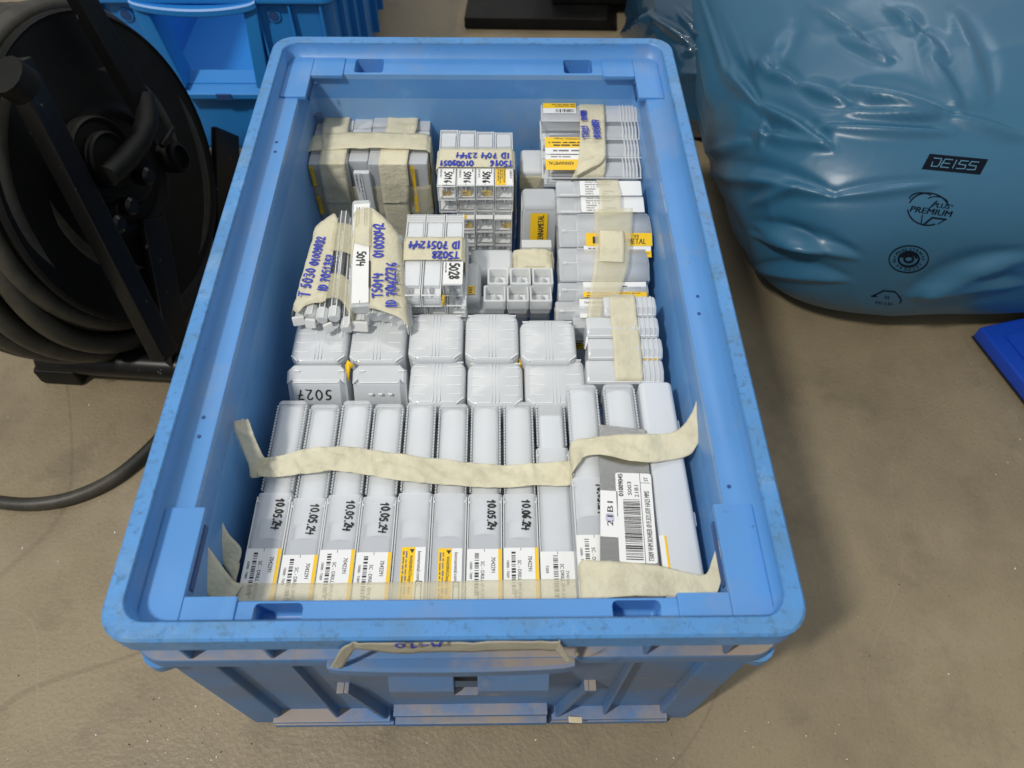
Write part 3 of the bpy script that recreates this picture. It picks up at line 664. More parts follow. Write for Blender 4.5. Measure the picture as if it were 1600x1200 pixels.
# ---- clear-ended square tubes (5016 and 5028 bundles)
def clear_tube(parent, x0, x1, yf, yk, zt, h, insert=True, solid_back=0, tool='tip', white=.0):
    cx = (x0+x1)/2; w = (x1-x0)/2-.0004; b = MB()
    # hollow shell: thin walls, bright moulded edges
    t = .0007; z0 = zt-h+.0004
    b.box(M_CLR, (cx-w, yf, zt-t), (cx+w, yk, zt), .0002); b.box(M_CLR, (cx-w, yf, z0), (cx+w, yk, z0+t), .0002)
    for s in (-1, 1): X0, X1 = sorted((cx+s*w, cx+s*(w-t))); b.box(M_CLR, (X0, yf, z0+t), (X1, yk, zt-t), .0001)
    e = .0009
    for s in (-1, 1):
        X0, X1 = sorted((cx+s*(w+.0001), cx+s*(w-e)))
        b.box(M_CLE, (X0, yf-.0006, z0), (X1, yf+.0006, zt), .0003); b.box(M_CLE, (X0, yf+.0006, zt-e), (X1, yk, zt+.0001), .0002)
    b.box(M_CLE, (cx-w, yf-.0007, zt-e), (cx+w, yf+.0007, zt+.0001), .0003); b.box(M_CLE, (cx-w, yf-.0007, z0), (cx+w, yf+.0007, z0+e), .0003)
    b.box(M_CLE, (cx-w, yk-.0012, z0), (cx+w, yk, zt), .0004)
    b.box(M_CLR, (cx-w+e, yf-.0002, z0+e), (cx+w-e, yf+.0002, zt-e), 0)
    b.build('clear_box', parent)
    b = MB(); zc_ = zt-h*.5
    # white floor leaflet and the tool whose point ends in the window
    b.hexa(M_WHITE, [(cx-w+.0014, yf+.0024, z0+.0012), (cx+w-.0014, yf+.0024, z0+.0012), (cx+w-.0014, yf+.026, z0+.0012), (cx-w+.0014, yf+.026, z0+.0012), (cx-w+.0014, yf+.0034, z0+.0020), (cx+w-.0014, yf+.0034, z0+.0020), (cx+w-.0014, yf+.012, zt-h*.40), (cx-w+.0014, yf+.012, zt-h*.40)], .0002)
    b.box(M_CORE2, (cx-w+.0014, yf+.0125, z0+.001), (cx+w-.0014, yk-.003, zt-.0016), .001)
    if insert:
        b.tube(M_CORE2, [(cx, yk-.004, zc_), (cx, yf+.020, zc_)], w*.70, 14)
        b.tube(M_STEEL, [(cx, yf+.0202, zc_), (cx, yf+.010, zc_), (cx, yf+.0042, zc_), (cx, yf+.003, zc_)], [w*.55, w*.52, w*.2, .0002], 14)
        b.box(M_RIDGE, (cx-.0004, yf+.001, zt-h*.42), (cx+.0004, yf+.0018, zt-.0012), 0)
    b.build('tool', parent)
dB = thing('clear_tube_bundle', 'bundle of clear square tubes marked 5016 under tape with blue writing, middle back', 'taped bundle', (.01, .5, .1))
zD = .224
fA, fB = U(682, 291, zD), U(803, 291, zD); yD = (fA.y+fB.y)/2; yDb = U(745, 203, zD).y; dw = (fB.x-fA.x)/4; hD = dw*.98
for r in range(2):
    for i in range(4):
        yo = [0, .001, .0015, .001][i]
        clear_tube(dB, fA.x+i*dw, fA.x+(i+1)*dw, yD+yo+r*.004, yDb-[0, .001, .0028, .004][i], zD-r*hD-(.0005 if r else 0), hD, True, white=1)
for r in range(2, 5):
    for i in range(1, 4):
        clear_tube(dB, fA.x+i*dw-.001, fA.x+(i+1)*dw-.001, yD-.006+[0, .001, .002, .001][i], yDb-.02, zD-r*hD-.001, hD, True, white=1)
b = MB(); b.box(M_CAPP, (fA.x+dw*.3, yD-.003, .04), (fB.x-.002, yDb-.02, zD-5*hD-.002), .003); b.build('lower_box', dB)
b = MB(); b.box(M_CLR, (fA.x+.001, yD+.012, zD-4*hD), (fA.x+dw-.001, yDb-.01, zD-2*hD-.001), .001); b.build('clear_box', dB)
# raised inner lids at the back ends
for i in range(4):
    b = MB(); x0 = fA.x+i*dw+.0022; x1 = fA.x+(i+1)*dw-.0022
    b.box(M_PPC, (x0, U(745, 232, zD).y+.002, zD-.001), (x1, U(745, 211, zD).y, zD+.0010), .0007); b.build('lid', dB)
b = MB(); yT0, yT1 = U(745, 262, zD+.001).y, U(745, 233, zD+.001).y
P = [(fA.x-.001, .15), (fA.x-.0012, zD-.002), (fA.x+.002, zD+.0014), (fA.x+.03, zD+.0014), (fB.x-.002, zD+.0014), (fB.x+.0012, zD-.002), (fB.x+.0014, .15)]
ribbon(b, M_TAPE, [(Vector((x, yT0, z)), Vector((x, yT1, z))) for x, z in P], 100, 8, .0003, 11, smooth=False)
ribbon(b, M_TAPE2, [(Vector((fB.x+.002, yT0+.002, zD-.004)), Vector((fB.x+.0022, yT1, zD-.004))), (Vector((fB.x+.0022, yD+.006, .17)), Vector((fB.x+.0022, yT1, .17))), (Vector((fB.x+.0022, yD+.006, .13)), Vector((fB.x+.0022, yT1, .13)))], 30, 5, .0008, 12)
b.build('tape', dB, wn=False, solid=.0002)
b = MB(); tw = yT1-yT0
D = Decal(b, (fB.x-.004, yT0+tw*.60, zD+.0024), (-1, 0, 0), (0, -1, 0), .0003); D.hand(0, -tw*.12, 'ID 704 2344', .0080, M_BLUEINK, .00075, .12, seed=4, sx=.92)
D = Decal(b, (fB.x-.001, yT0+tw*.06, zD+.0024), (-1, 0, 0), (0, -1, 0), .0003); D.hand(0, -tw*.24, 'T5016', .0080, M_BLUEINK, .00075, .06, seed=5, sx=.85); D.hand(.038, -tw*.24, '01009051', .0080, M_BLUEINK, .00075, .04, seed=6, sx=.82)
b.build('handwriting', last_tape(dB), wn=False)
for i in range(4):
    b = MB(); D = Decal(b, (fA.x+i*dw+.0014, yT0-.0005, zD+.0003), (0, -1, 0), (1, 0, 0), 0); w = dw-.0026; ln = yT0-yD-.002
    if i < 3:
        D.rect(0, 0, ln, w, M_WHITE); D.bars(.001, w*.08, ln*.55, w*.2, 14, M_GINK, seed=i); D.lines(.0005, w*.84, ln*.35, w*.98, 1, M_GINK, i)
        D.hand(ln*.18, w*.36, '5016', w*.44, M_BLKINK, .0007, .05, seed=i+4, sx=.95); D.rect(ln-.002, w*.49, ln, w*.51, M_INK, .0001)
    else:
        D.rect(0, 0, ln, w*.62, M_YEL); D.rect(0, w*.62, ln, w, M_WHITE); D.text(.001, w*.46, 'WARNING:Danger', .0024); D.lines(.001, w*.08, ln-.002, w*.44, 3, M_INK, i); D.bars(.002, w*.84, ln*.6, w*.97, 14, M_GINK)
    b.build('sticker', dB, wn=False)
for r in (0, 2):
    for i in range(4):
        if (r == 0 and i < 3) or (r == 2 and i in (1, 3)):
            b = MB(); x0 = fA.x+i*dw+.0018; z0 = zD-r*hD-hD+.0026; y = yD+(0 if r == 0 else -.006)+.004
            D = Decal(b, (x0+dw*.1, y, z0), (1, 0, 0), (0, 0, 1), 0); D.rect(dw*.05+i*.001, 0, dw*.5+i*.001, hD*.40, M_YEL); D.lines(dw*.12, .0005, dw*.5, hD*.3, 3, M_INK, i)
            b.build('leaflet', dB, wn=False)
for i, c_ in ((1, 'y'), (2, 'w'), (3, 'w')):
    b = MB(); zz = zD-2*hD-.0004; D = Decal(b, (fA.x+i*dw, yD-.0055, zz), (1, 0, 0), (0, 1, 0), .0002); D.rect(0, 0, dw-.002, .0058, M_WHITE)
    if c_ == 'y': D.rect(0, 0, dw*.5, .0058, M_YEL, .0001); D.text(.001, .001, 'KM', .004)
    b.build('sticker', dB, wn=False)

eB = thing('clear_tube_bundle', 'small bundle of clear square tubes marked 5028, with grey tool tips showing', 'taped bundle', (-.02, .36, .1))
zE = .226
gA, gB = U(624, 461, zE), U(722, 461, zE); yE0 = (gA.y+gB.y)/2; yEb = U(675, 335, zE).y; ew = (gB.x-gA.x)/3; hE = ew*.86
for i in range(3):
    x0, x1 = gA.x+i*ew, gA.x+(i+1)*ew; yo = (0, 0, .012)[i]
    clear_tube(eB, x0, x1, yE0+yo, yEb, zE, hE, False, white=1)
    b = MB(); cx = (x0+x1)/2; zc_ = zE-hE*.5
    b.tube(M_STEEL, [(cx, yEb-.03, zc_), (cx, yE0+.034, zc_), (cx, yE0+.029, zc_), (cx, yE0+.012, zc_), (cx, yE0+.004, zc_)], [ew*.26, ew*.26, ew*.2, ew*.17, .0003], 16)
    b.tube(M_CORE2, [(cx, yEb-.004, zc_), (cx, yEb-.0302, zc_)], ew*.34, 16)
    b.box(M_PPC, (x0+.0018, yE0+yo+.001, zE-hE+.001), (x1-.0018, yE0+yo+.020, zE-hE*.55), .001)
    b.build('tool', eB)
    b = MB()
    for k in range(3): b.box(M_CLE, (x0+.0006, yEb-.0045-k*.0028, zE-.001), (x1-.0006, yEb-.0030-k*.0028, zE+.0007), .0003)
    b.box(M_RIDGE, (x0+.003, U(650, 365, zE).y, zE-.0035), (x1-.003, yEb-.013, zE-.0025), .0004)
    b.build('lid_rib', eB)
for r in (1, 2, 3):
    for i in range(3): clear_tube(eB, gA.x+i*ew+.003, gA.x+(i+1)*ew+.003, yE0-.001+r*.003, yEb-.01, zE-r*hE-.0006, hE, True, white=1)
b = MB(); yT0, yT1 = U(675, 407, zE+.001).y, U(675, 371, zE+.001).y
P = [(gA.x-.001, .16), (gA.x-.001, zE-.002), (gA.x+.002, zE+.0014), (gA.x+.03, zE+.0014), (gB.x-.002, zE+.0016), (gB.x+.001, zE-.002), (gB.x+.001, .16)]
ribbon(b, M_TAPE, [(Vector((x, yT0, z)), Vector((x, yT1, z))) for x, z in P], 90, 8, .0003, 13, smooth=False); b.build('tape', eB, wn=False, solid=.0002)
b = MB(); tw = yT1-yT0
D = Decal(b, (gB.x-.003, yT0+tw*.66, zE+.0024), (-1, 0, 0), (0, -1, 0), .0003); D.hand(0, -tw*.10, 'ID 7051244', .0088, M_BLUEINK, .0008, .10, seed=4, sx=.80)
D = Decal(b, (gB.x-.004, yT0+tw*.08, zE+.0024), (-1, 0, 0), (0, -1, 0), .0003); D.hand(0, -tw*.24, 'T5028', .0082, M_BLUEINK, .0008, .08, seed=5, sx=.85); b.build('handwriting', last_tape(eB), wn=False)
b = MB(); x0 = gA.x+2*ew+.001; D = Decal(b, (x0, yT0-.001, zE+.0005), (0, -1, 0), (1, 0, 0), 0); ln = yT0-(yE0+.012)-.001; w = ew-.001
D.rect(0, 0, ln, w, M_WHITE); D.hand(ln*.06, w*.30, '5028', w*.50, M_BLKINK, .0008, .04, seed=8, sx=.92); D.lines(.001, w*.05, ln*.5, w*.2, 1); b.build('sticker', eB, wn=False)
b = MB(); zf = zE-hE; b.box(M_YEL, (gA.x+ew*1.98, yE0+.002, zf-.0005), (gA.x+ew*2.1, yE0+.010, zf+.004), 0); b.build('sticker', eB, wn=False)

# ---- two slanted bundles of slim tubes at the left
def slim(mb, A, B, w, h, M, chamfer=.3):
    A, B = Vector(A), Vector(B); d = (B-A).normalized(); s = d.cross(Vector((0, 0, 1))).normalized(); u = s.cross(d)
    c = min(w, h)*chamfer; sec = [(-w/2+c, 0), (w/2-c, 0), (w/2, -c), (w/2, -h+c), (w/2-c, -h), (-w/2+c, -h), (-w/2, -h+c), (-w/2, -c)]
    mb.recalc = True
    mb.loft(M, [[A+s*x*k+u*(z*k) for x, z in sec] for k in (.9,)]+[[A+d*.001+s*x+u*z for x, z in sec], [B-d*.001+s*x+u*z for x, z in sec], [B+s*x*.9+u*z for x, z in sec]], True, True)
M_WP = mat('white_rigid_plastic', (.80, .80, .78), .3, var=.02, transl=.1)
sA = thing('slim_tube_bundle', 'slanted bundle of slim clear tubes taped and marked T5030 in blue, against the left wall', 'taped bundle', U(495, 420, .2))
zA = .234; zAf = .224
def bi(c, u, v, dz=0):    # u across, v from back to front over the four corner points
    a = c[0].lerp(c[1], u); e = c[2].lerp(c[3], u); p = a.lerp(e, v); p = p.copy(); p.z += dz; return p
cA = [U(496, 343, zA), U(553, 338, zA), U(458, 487, zAf), U(545, 497, zAf)]
wA = (cA[3]-cA[2]).length/5.2
for k, (u, v0, v1, dz, MM) in enumerate(((.08, .12, 1.0, -.006, M_CLR), (.28, .03, .99, -.0012, M_CLR), (.50, .0, 1.02, .0, M_CLR), (.72, -.06, 1.0, .001, M_CLR), (.93, -.04, 1.04, -.006, M_CLR),
                                     (.12, .1, 1.06, -.019, M_CLE), (.34, .05, 1.07, -.0165, M_CLR), (.56, .0, 1.05, -.016, M_CLR), (.78, .0, 1.07, -.017, M_CLR))):
    b = MB(); P, Q = bi(cA, u, v0, dz), bi(cA, u, v1, dz); slim(b, P, Q, wA*.98, wA*.9, MM)
    d = (Q-P).normalized(); b.tube(M_STEEL, [P+d*.02-Vector((0, 0, wA*.45)), Q-d*.014-Vector((0, 0, wA*.45))], wA*.30, 10)
    slim(b, Q-d*.010+Vector((0, 0, .0004)), Q+d*.0006, wA*1.04, wA*.96, M_CLE)
    s = d.cross(Vector((0, 0, 1))).normalized()
    for q in (-.5, .5): b.tube(M_RIDGE, [P+s*q*wA*.45+Vector((0, 0, .0002)), Q+s*q*wA*.45+Vector((0, 0, .0002))], .00045, 6)
    b.build('slim_tube', sA)
for (u, v, a, w_) in ((.08, 1.03, .2, .010), (.30, 1.04, -.1, .009), (.62, 1.06, .5, .008)):
    b = MB(); X = Matrix.Translation(bi(cA, u, v, -.007))@Matrix.Rotation(a, 4, 'Z')@Matrix.Rotation(-.35, 4, 'X'); b.box(M_WP, (-w_/2, -.002, -.004), (w_/2, .0015, .004), .0009, X); b.build('end_plug', sA)
b = MB(); P, Q = bi(cA, 1.0, -.06, .001), bi(cA, 1.0, 1.05, -.001); slim(b, P, Q, .0014, .012, M_WP, .2)
P, Q = bi(cA, 1.07, -.10, -.002), bi(cA, .99, .62, -.003); slim(b, P, Q, .0014, .010, M_WP, .2); b.build('white_strip', sA)
b = MB()
ribbon(b, M_TAPE, [(bi(cA, -.09, .10, -.014), bi(cA, -.09, .96, -.014)), (bi(cA, -.02, .08, -.003), bi(cA, -.03, .96, -.004)), (bi(cA, .10, .06, .0005), bi(cA, .08, 1.0, -.0005)), (bi(cA, .3, .0, .0016), bi(cA, .24, .93, .0012)), (bi(cA, .46, -.03, .0022), bi(cA, .50, .90, .0022)), (bi(cA, .58, .04, .0022), bi(cA, .57, .88, .0026))], 70, 14, .0007, 21); b.build('tape', sA, wn=False, solid=.0002)
b = MB(); ribbon(b, M_TAPE2, [(bi(cA, .52, .08, .0028), bi(cA, .50, .38, .0028)), (bi(cA, .84, .10, .0028), bi(cA, .84, .40, .0028)), (bi(cA, 1.04, .13, .001), bi(cA, 1.03, .43, .001)), (bi(cA, 1.09, .16, -.008), bi(cA, 1.08, .46, -.008))], 30, 10, .0006, 22)
ribbon(b, M_TAPE2, [(bi(cA, .54, .62, .0028), bi(cA, .50, .87, .0028)), (bi(cA, .82, .62, .0028), bi(cA, .82, .86, .0028)), (bi(cA, 1.03, .70, .001), bi(cA, 1.02, .98, .000)), (bi(cA, 1.08, .75, -.008), bi(cA, 1.06, 1.02, -.008))], 30, 10, .0006, 23); b.build('tape', sA, wn=False, solid=.0002)
b = MB(); up = (bi(cA, .25, .1)-bi(cA, .2, .9)); lf = -(cA[1]-cA[0])
D = Decal(b, bi(cA, .24, .86, .0026), up, lf, .0004); D.hand(0, 0, 'T 5030', .0085, M_BLUEINK, .0008, .14, seed=2, sx=.86)
D = Decal(b, bi(cA, .30, .54, .0030), up, lf, .0004); D.hand(0, 0, '01009032', .0070, M_BLUEINK, .0007, .07, seed=9, sx=.84)
D = Decal(b, bi(cA, .56, .80, .0038), up, lf, .0004); D.hand(0, 0, 'ID 7051357', .0070, M_BLUEINK, .0007, .12, seed=7, sx=.84); b.build('handwriting', last_tape(sA), wn=False)

sB = thing('slim_tube_bundle', 'slanted tape-wrapped bundle marked T5014 beside a white sticker box marked 5014', 'taped bundle', U(590, 410, .2))
cB = [U(560, 322, .236), U(622, 352, .236), U(549, 482, .226), U(634, 490, .226)]
b = MB(); slim(b, bi(cB, .08, -.05, .003), bi(cB, .16, 1.0, .003), .0165, .009, M_PP, .15); b.build('slim_tube', sB)
b = MB(); P, Q = bi(cB, .10, .0, .0036), bi(cB, .165, .98, .0036); d = (Q-P); D = Decal(b, P-(cB[3]-cB[2]).normalized()*.007, d, (cB[3]-cB[2]), 0); ln = d.length
D.rect(0, 0, ln, .0140, M_WHITE); D.lines(.004, .002, ln*.30, .006, 2, M_GINK, 3); D.lines(.006, .009, ln*.34, .0128, 2, M_GINK, 4); D.hand(ln*.50, .0035, '5014', .0072, M_BLKINK, .0007, .02, seed=2, sx=.9)
D.rect(ln-.003, .0066, ln, .0070, M_INK, .0001); D.rect(ln*.27, .0138, ln*.42, .0152, M_INK, .0001); D.rect(ln*.60, .0138, ln*.86, .0152, M_INK, .0001); b.build('sticker', sB, wn=False)
for k, (u, v0, v1, dz) in enumerate(((.14, -.02, 1.04, -.008), (.38, .06, .99, -.005), (.60, .08, .99, -.004), (.82, .1, .99, -.006), (.95, .02, 1.02, -.012), (.3, .0, 1.0, -.019), (.7, .05, 1.0, -.019))):
    b = MB(); P, Q = bi(cB, u, v0, dz), bi(cB, u, v1, dz); slim(b, P, Q, .0135, .012, M_CLE if k in (0, 3) else M_PP); d = (Q-P).normalized()
    b.tube(M_RIDGE, [P+Vector((0, 0, .0003)), Q+Vector((0, 0, .0003))], .0005, 6); b.build('slim_tube', sB)
b = MB(); X = Matrix.Translation(bi(cB, .10, 1.08, -.010))@Matrix.Rotation(-.08, 4, 'Z')@Matrix.Rotation(-.4, 4, 'X'); b.box(M_WP, (-.0085, -.002, -.005), (.0085, .0015, .004), .001, X); b.build('end_plug', sB)
b = MB(); slim(b, bi(cB, 1.0, .08, -.004), bi(cB, 1.0, 1.1, -.006), .0012, .011, M_WP, .2); slim(b, bi(cB, .30, .02, .0016), bi(cB, .32, .98, .0012), .0015, .006, M_WP, .2); b.build('white_strip', sB)
b = MB()
ribbon(b, M_TAPE, [(bi(cB, .34, -.04, .0012), bi(cB, .34, .985, .0008)), (bi(cB, .42, -.01, .0042), bi(cB, .45, 1.01, .003)), (bi(cB, .62, .02, .0042), bi(cB, .62, 1.03, .0025)), (bi(cB, .84, .07, .0018), bi(cB, .86, 1.06, .0005)), (bi(cB, .98, .10, -.003), bi(cB, 1.0, 1.09, -.004)), (bi(cB, 1.02, .12, -.014), bi(cB, 1.03, 1.08, -.014))], 70, 16, .0007, 31)
ribbon(b, M_TAPE, [(bi(cB, -.16, .28, -.014), bi(cB, -.16, .55, -.014)), (bi(cB, -.08, .15, .002), bi(cB, -.06, .58, .001)), (bi(cB, .02, .05, .0036), bi(cB, -.03, .50, .0034))], 40, 8, .0006, 32)
ribbon(b, M_TAPE2, [(bi(cB, -.02, .10, .0046), bi(cB, -.02, .42, .0046)), (bi(cB, .18, .02, .0050), bi(cB, .20, .42, .0050)), (bi(cB, .36, .0, .0040), bi(cB, .36, .40, .0040))], 30, 8, .0003, 33)
b.build('tape', sB, wn=False, solid=.0002)
b = MB(); up = (bi(cB, .5, .1)-bi(cB, .46, .9)); lf = -(cB[3]-cB[2])
D = Decal(b, bi(cB, .58, .90, .0046), up, lf, .0008); D.hand(0, 0, 'T5014', .0085, M_BLUEINK, .0008, .10, seed=2, sx=.86); D.hand(.042, -.0005, '0100904X'.replace('X', '2'), .0085, M_BLUEINK, .0008, .06, seed=5, sx=.84)
D = Decal(b, bi(cB, .84, .98, .0042), up, lf, .0008); D.hand(0, 0, 'ID 7042276', .0085, M_BLUEINK, .0008, .10, seed=3, sx=.86); b.build('handwriting', last_tape(sB), wn=False)

# ---- six open square tubes standing in two rows
k_ = 0
six = ['rear left', 'rear middle', 'rear right', 'front left', 'front middle', 'front right']
for r, (ya, yb, zt, xs) in enumerate(((418, 444, .203, ((761, 795), (796, 830), (831, 865))), (445, 471, .199, ((755, 791), (791, 827), (827, 863))))):
    for xa, xb in xs:
        x0, x1 = U(xa, (ya+yb)/2, zt).x, U(xb, (ya+yb)/2, zt).x; yf, yk = U(xa, yb, zt).y, U(xa, ya, zt).y
        T = thing('open_square_tube', 'open-topped clear square tube with a pointed tip inside, %s of the six' % six[k_], 'plastic tube', ((x0+x1)/2, (yf+yk)/2, .1), 'six clear square tubes standing behind the ribbed caps'); k_ += 1
        b = MB(); cx, cy = (x0+x1)/2, (yf+yk)/2; w, d = (x1-x0)/2-.0004, (yk-yf)/2-.0003; b.recalc = True
        L = lambda i, z: rr(cx-w+i, cx+w-i, cy-d+i, cy+d-i, .0012, z, 3)
        b.loft(M_CLE, [L(.0012, zt-.018), L(.0006, zt-.012), L(0, zt-.0112), L(0, zt-.0006), L(.0005, zt), L(.0016, zt), L(.0020, zt-.0006), L(.0026, zt-.009)], False, False)
        b.box(M_CLR, (cx-w+.001, cy-d+.001, .10), (cx+w-.001, cy+d-.001, zt-.0182), .001); b.build('tube_body', T)
        b = MB(); b.box(M_CORE2, (cx-w+.0022, cy-d+.0022, zt-.014), (cx+w-.0022, cy+d-.0022, zt-.0095), .001)
        b.tube(M_CLE, [(cx, cy, zt-.0095), (cx, cy, zt-.006), (cx, cy, zt-.002)], [.0042, .0032, .0006], 16); b.box(M_RIDGE, (cx-w*.66, cy-d*.2-.0003, zt-.0096), (cx+w*.66, cy-d*.2+.0003, zt-.0076), 0); b.build('pointed_tip', T)

# ---- odd pieces in the middle
def block(name, label, cat, xa, xb, ya, yb, zt, zbot, M, bev=.003, core=None):
    x0, x1 = U(xa, (ya+yb)/2, zt).x, U(xb, (ya+yb)/2, zt).x; yf, yk = U((xa+xb)/2, yb, zt).y, U((xa+xb)/2, ya, zt).y
    T = thing(name, label, cat, ((x0+x1)/2, (yf+yk)/2, zbot)); b = MB(); b.box(M, (x0, yf, zbot), (x1, yk, zt), bev, seg=3)
    if core: b.box(core, (x0+.003, yf+.003, zbot+.002), (x1-.003, yk-.003, zt-.005), .001)
    b.build('case_body', T); return T, x0, x1, yf, yk
block('frosted_case', 'rounded frosted case in the middle between the 5016 bundle and the six open tubes', 'plastic case', 735, 803, 386, 428, .186, .05, M_CAPP, .006, M_CORE2)
T, *_ = block('frosted_case', 'narrow frosted case standing between the 5028 bundle and the six open tubes', 'plastic case', 724, 752, 408, 470, .19, .05, M_CAPP, .005, M_CORE)
b = MB(); D = Decal(b, U(728, 460, .1905), (1, 0, 0), (0, 1, 0), .0004); D.rect(0, 0, .008, .010, M_YEL); D.lines(.002, .001, .006, .009, 3, M_INK); b.build('sticker', T, wn=False)
T, x0, x1, yf, yk = block('frosted_case', 'standing grey case with a tall yellow and black sticker, right of the 5016 bundle', 'plastic case', 816, 870, 292, 322, .212, .05, M_PP, .004, M_CORE)
yq = U(842, 386, .166).y; b = MB(); b.hexa(M_PP, [(x0, yq, .12), (x1, yq, .12), (x1, yf+.004, .12), (x0, yf+.004, .12), (x0, yq, .166), (x1, yq, .166), (x1, yf+.001, .2105), (x0, yf+.001, .2105)], .002); b.build('front_cover', T)
b = MB(); gv = Vector((0, yf+.001-yq, .2105-.166)); w = (x1-x0)*.50; h = gv.length*.80; D = Decal(b, Vector((x0+(x1-x0)*.74, yq, .166))+gv*.05, gv, (-1, 0, 0), .0008)
D.rect(0, 0, h, w, M_YEL); D.text(.004, w*.22, 'KENNAMETAL', w*.5, M_INK, width=h*.82, bold=.05); D.mb.quad(M_INK, [D.P(.001, w*.5, .0002), D.P(.0035, w*.3, .0002), D.P(.0035, w*.36, .0002), D.P(.0016, w*.54, .0002)]); b.build('sticker', T, wn=False)
b = MB(); b.box(M_WHITE, (x0-.0004, yf+.001, .08), (x0, yk, .205), 0); b.build('side_sticker', T, wn=False)
T, x0, x1, yf, yk = block('frosted_case', 'tall frosted case with a tape band standing behind the yellow-stickered case', 'plastic case', 813, 850, 232, 268, .206, .05, M_CAPP, .004, M_CORE2)
b = MB(); zt_, zb2 = V(830, 274, yf).z, V(830, 296, yf).z; ribbon(b, M_TAPE, [(Vector((x, y, zt_)), Vector((x, y, zb2))) for x, y in ((x0-.0006, yk-.01), (x0-.0006, yf), (x0+.004, yf-.001), (x1-.004, yf-.001), (x1+.0006, yf), (x1+.0006, yk-.01))], 40, 6, .0003, 4, smooth=False); b.build('tape', T, wn=False, solid=.0002)
block('frosted_case', 'grey frosted case squeezed between the yellow-stickered case and the right bundle', 'plastic case', 853, 874, 300, 330, .205, .05, M_CAPP, .003, M_CORE)
T, x0, x1, yf, yk = block('clear_box_pair', 'pair of small clear boxes on top of the crumpled tape in the middle', 'plastic boxes', 815, 862, 374, 386, .199, .17, M_CLE, .001)
b = MB()
for s in (.06, .54): b.box(M_CLR, (x0+(x1-x0)*s, yf-.0012, .186), (x0+(x1-x0)*(s+.40), yf, .197), .0004); b.box(M_CORE, (x0+(x1-x0)*(s+.13), yf-.0015, .190), (x0+(x1-x0)*(s+.27), yf-.0011, .1935), .0003)
b.build('window', T)
T, x0, x1, yf, yk = block('tape_wrapped_pack', 'small pack wrapped in crumpled masking tape right behind the six open tubes', 'taped bundle', 806, 862, 397, 419, .193, .12, M_CLE, .002)
b = MB(); ribbon(b, M_TAPE, [(Vector((x, yf-.001, z)), Vector((x, yk+.002, z+.002))) for x, z in ((x0-.001, .15), (x0-.001, .193), (x0+.005, .1945), (x0+.02, .195), (x1-.005, .1945), (x1+.001, .192), (x1+.001, .15))], 60, 12, .0012, 41, smooth=False)
ribbon(b, M_TAPE, [(Vector((x0, yk, .1955)), Vector((x1, yk, .1955))), (Vector((x0, yf-.001, .1945)), Vector((x1, yf-.001, .1945))), (Vector((x0, yf-.002, .16)), Vector((x1, yf-.002, .16)))], 30, 10, .0008, 42, smooth=False); b.build('tape', T, wn=False, solid=.0002)
b = MB(); p, q = U(722, 492, .175), U(760, 478, .175); b.box(M_PPC, (p.x, p.y, .1), (q.x, q.y+.01, .178), .002); tag(b.build('clear_bottle'), 'small yellowish clear piece behind the ribbed caps, left of the six tubes', 'plastic case')
b = MB(); p, q = U(660, 492, .175), U(722, 478, .175); b.box(M_CORE, (p.x, p.y, .1), (q.x, q.y+.006, .172), .002); tag(b.build('dark_case'), 'dark grey case end peeking out below the 5028 bundle', 'plastic case')

# ---- horizontal stacks on the right
def row_prism(parent, name, xl, xr, prof, M, r=.0015, depth=.022, endcap=None):
    """prof: list of (py, z) from the back edge over the ridge to the front edge; a tube running left to right."""
    pm = (xl+xr)/2; pts = [(U(pm, py, z).y, z) for py, z in prof]
    x0 = U(xl, prof[0][0], prof[0][1]).x; x1 = U(xr, prof[0][0], prof[0][1]).x; xm0 = U(xl, prof[-1][0], prof[-1][1]).x; xm1 = U(xr, prof[-1][0], prof[-1][1]).x
    x0 = (x0+xm0)/2; x1 = (x1+xm1)/2
    sec = pts+[(pts[-1][0]+.006, pts[-1][1]-depth), (pts[0][0]-.002, pts[0][1]-depth)]
    cyy = sum(p[0] for p in sec)/len(sec); czz = sum(p[1] for p in sec)/len(sec)
    b = MB(); b.recalc = True
    def ring(x, k): return [Vector((x, cyy+(y-cyy)*k, czz+(z-czz)*k)) for y, z in sec]
    b.loft(M, [ring(x0, .9), ring(x0+.001, .985), ring(x0+.0025, 1), ring(x1-.0025, 1), ring(x1-.001, .985), ring(x1, .9)], True, True)
    return b, x0, x1, pts

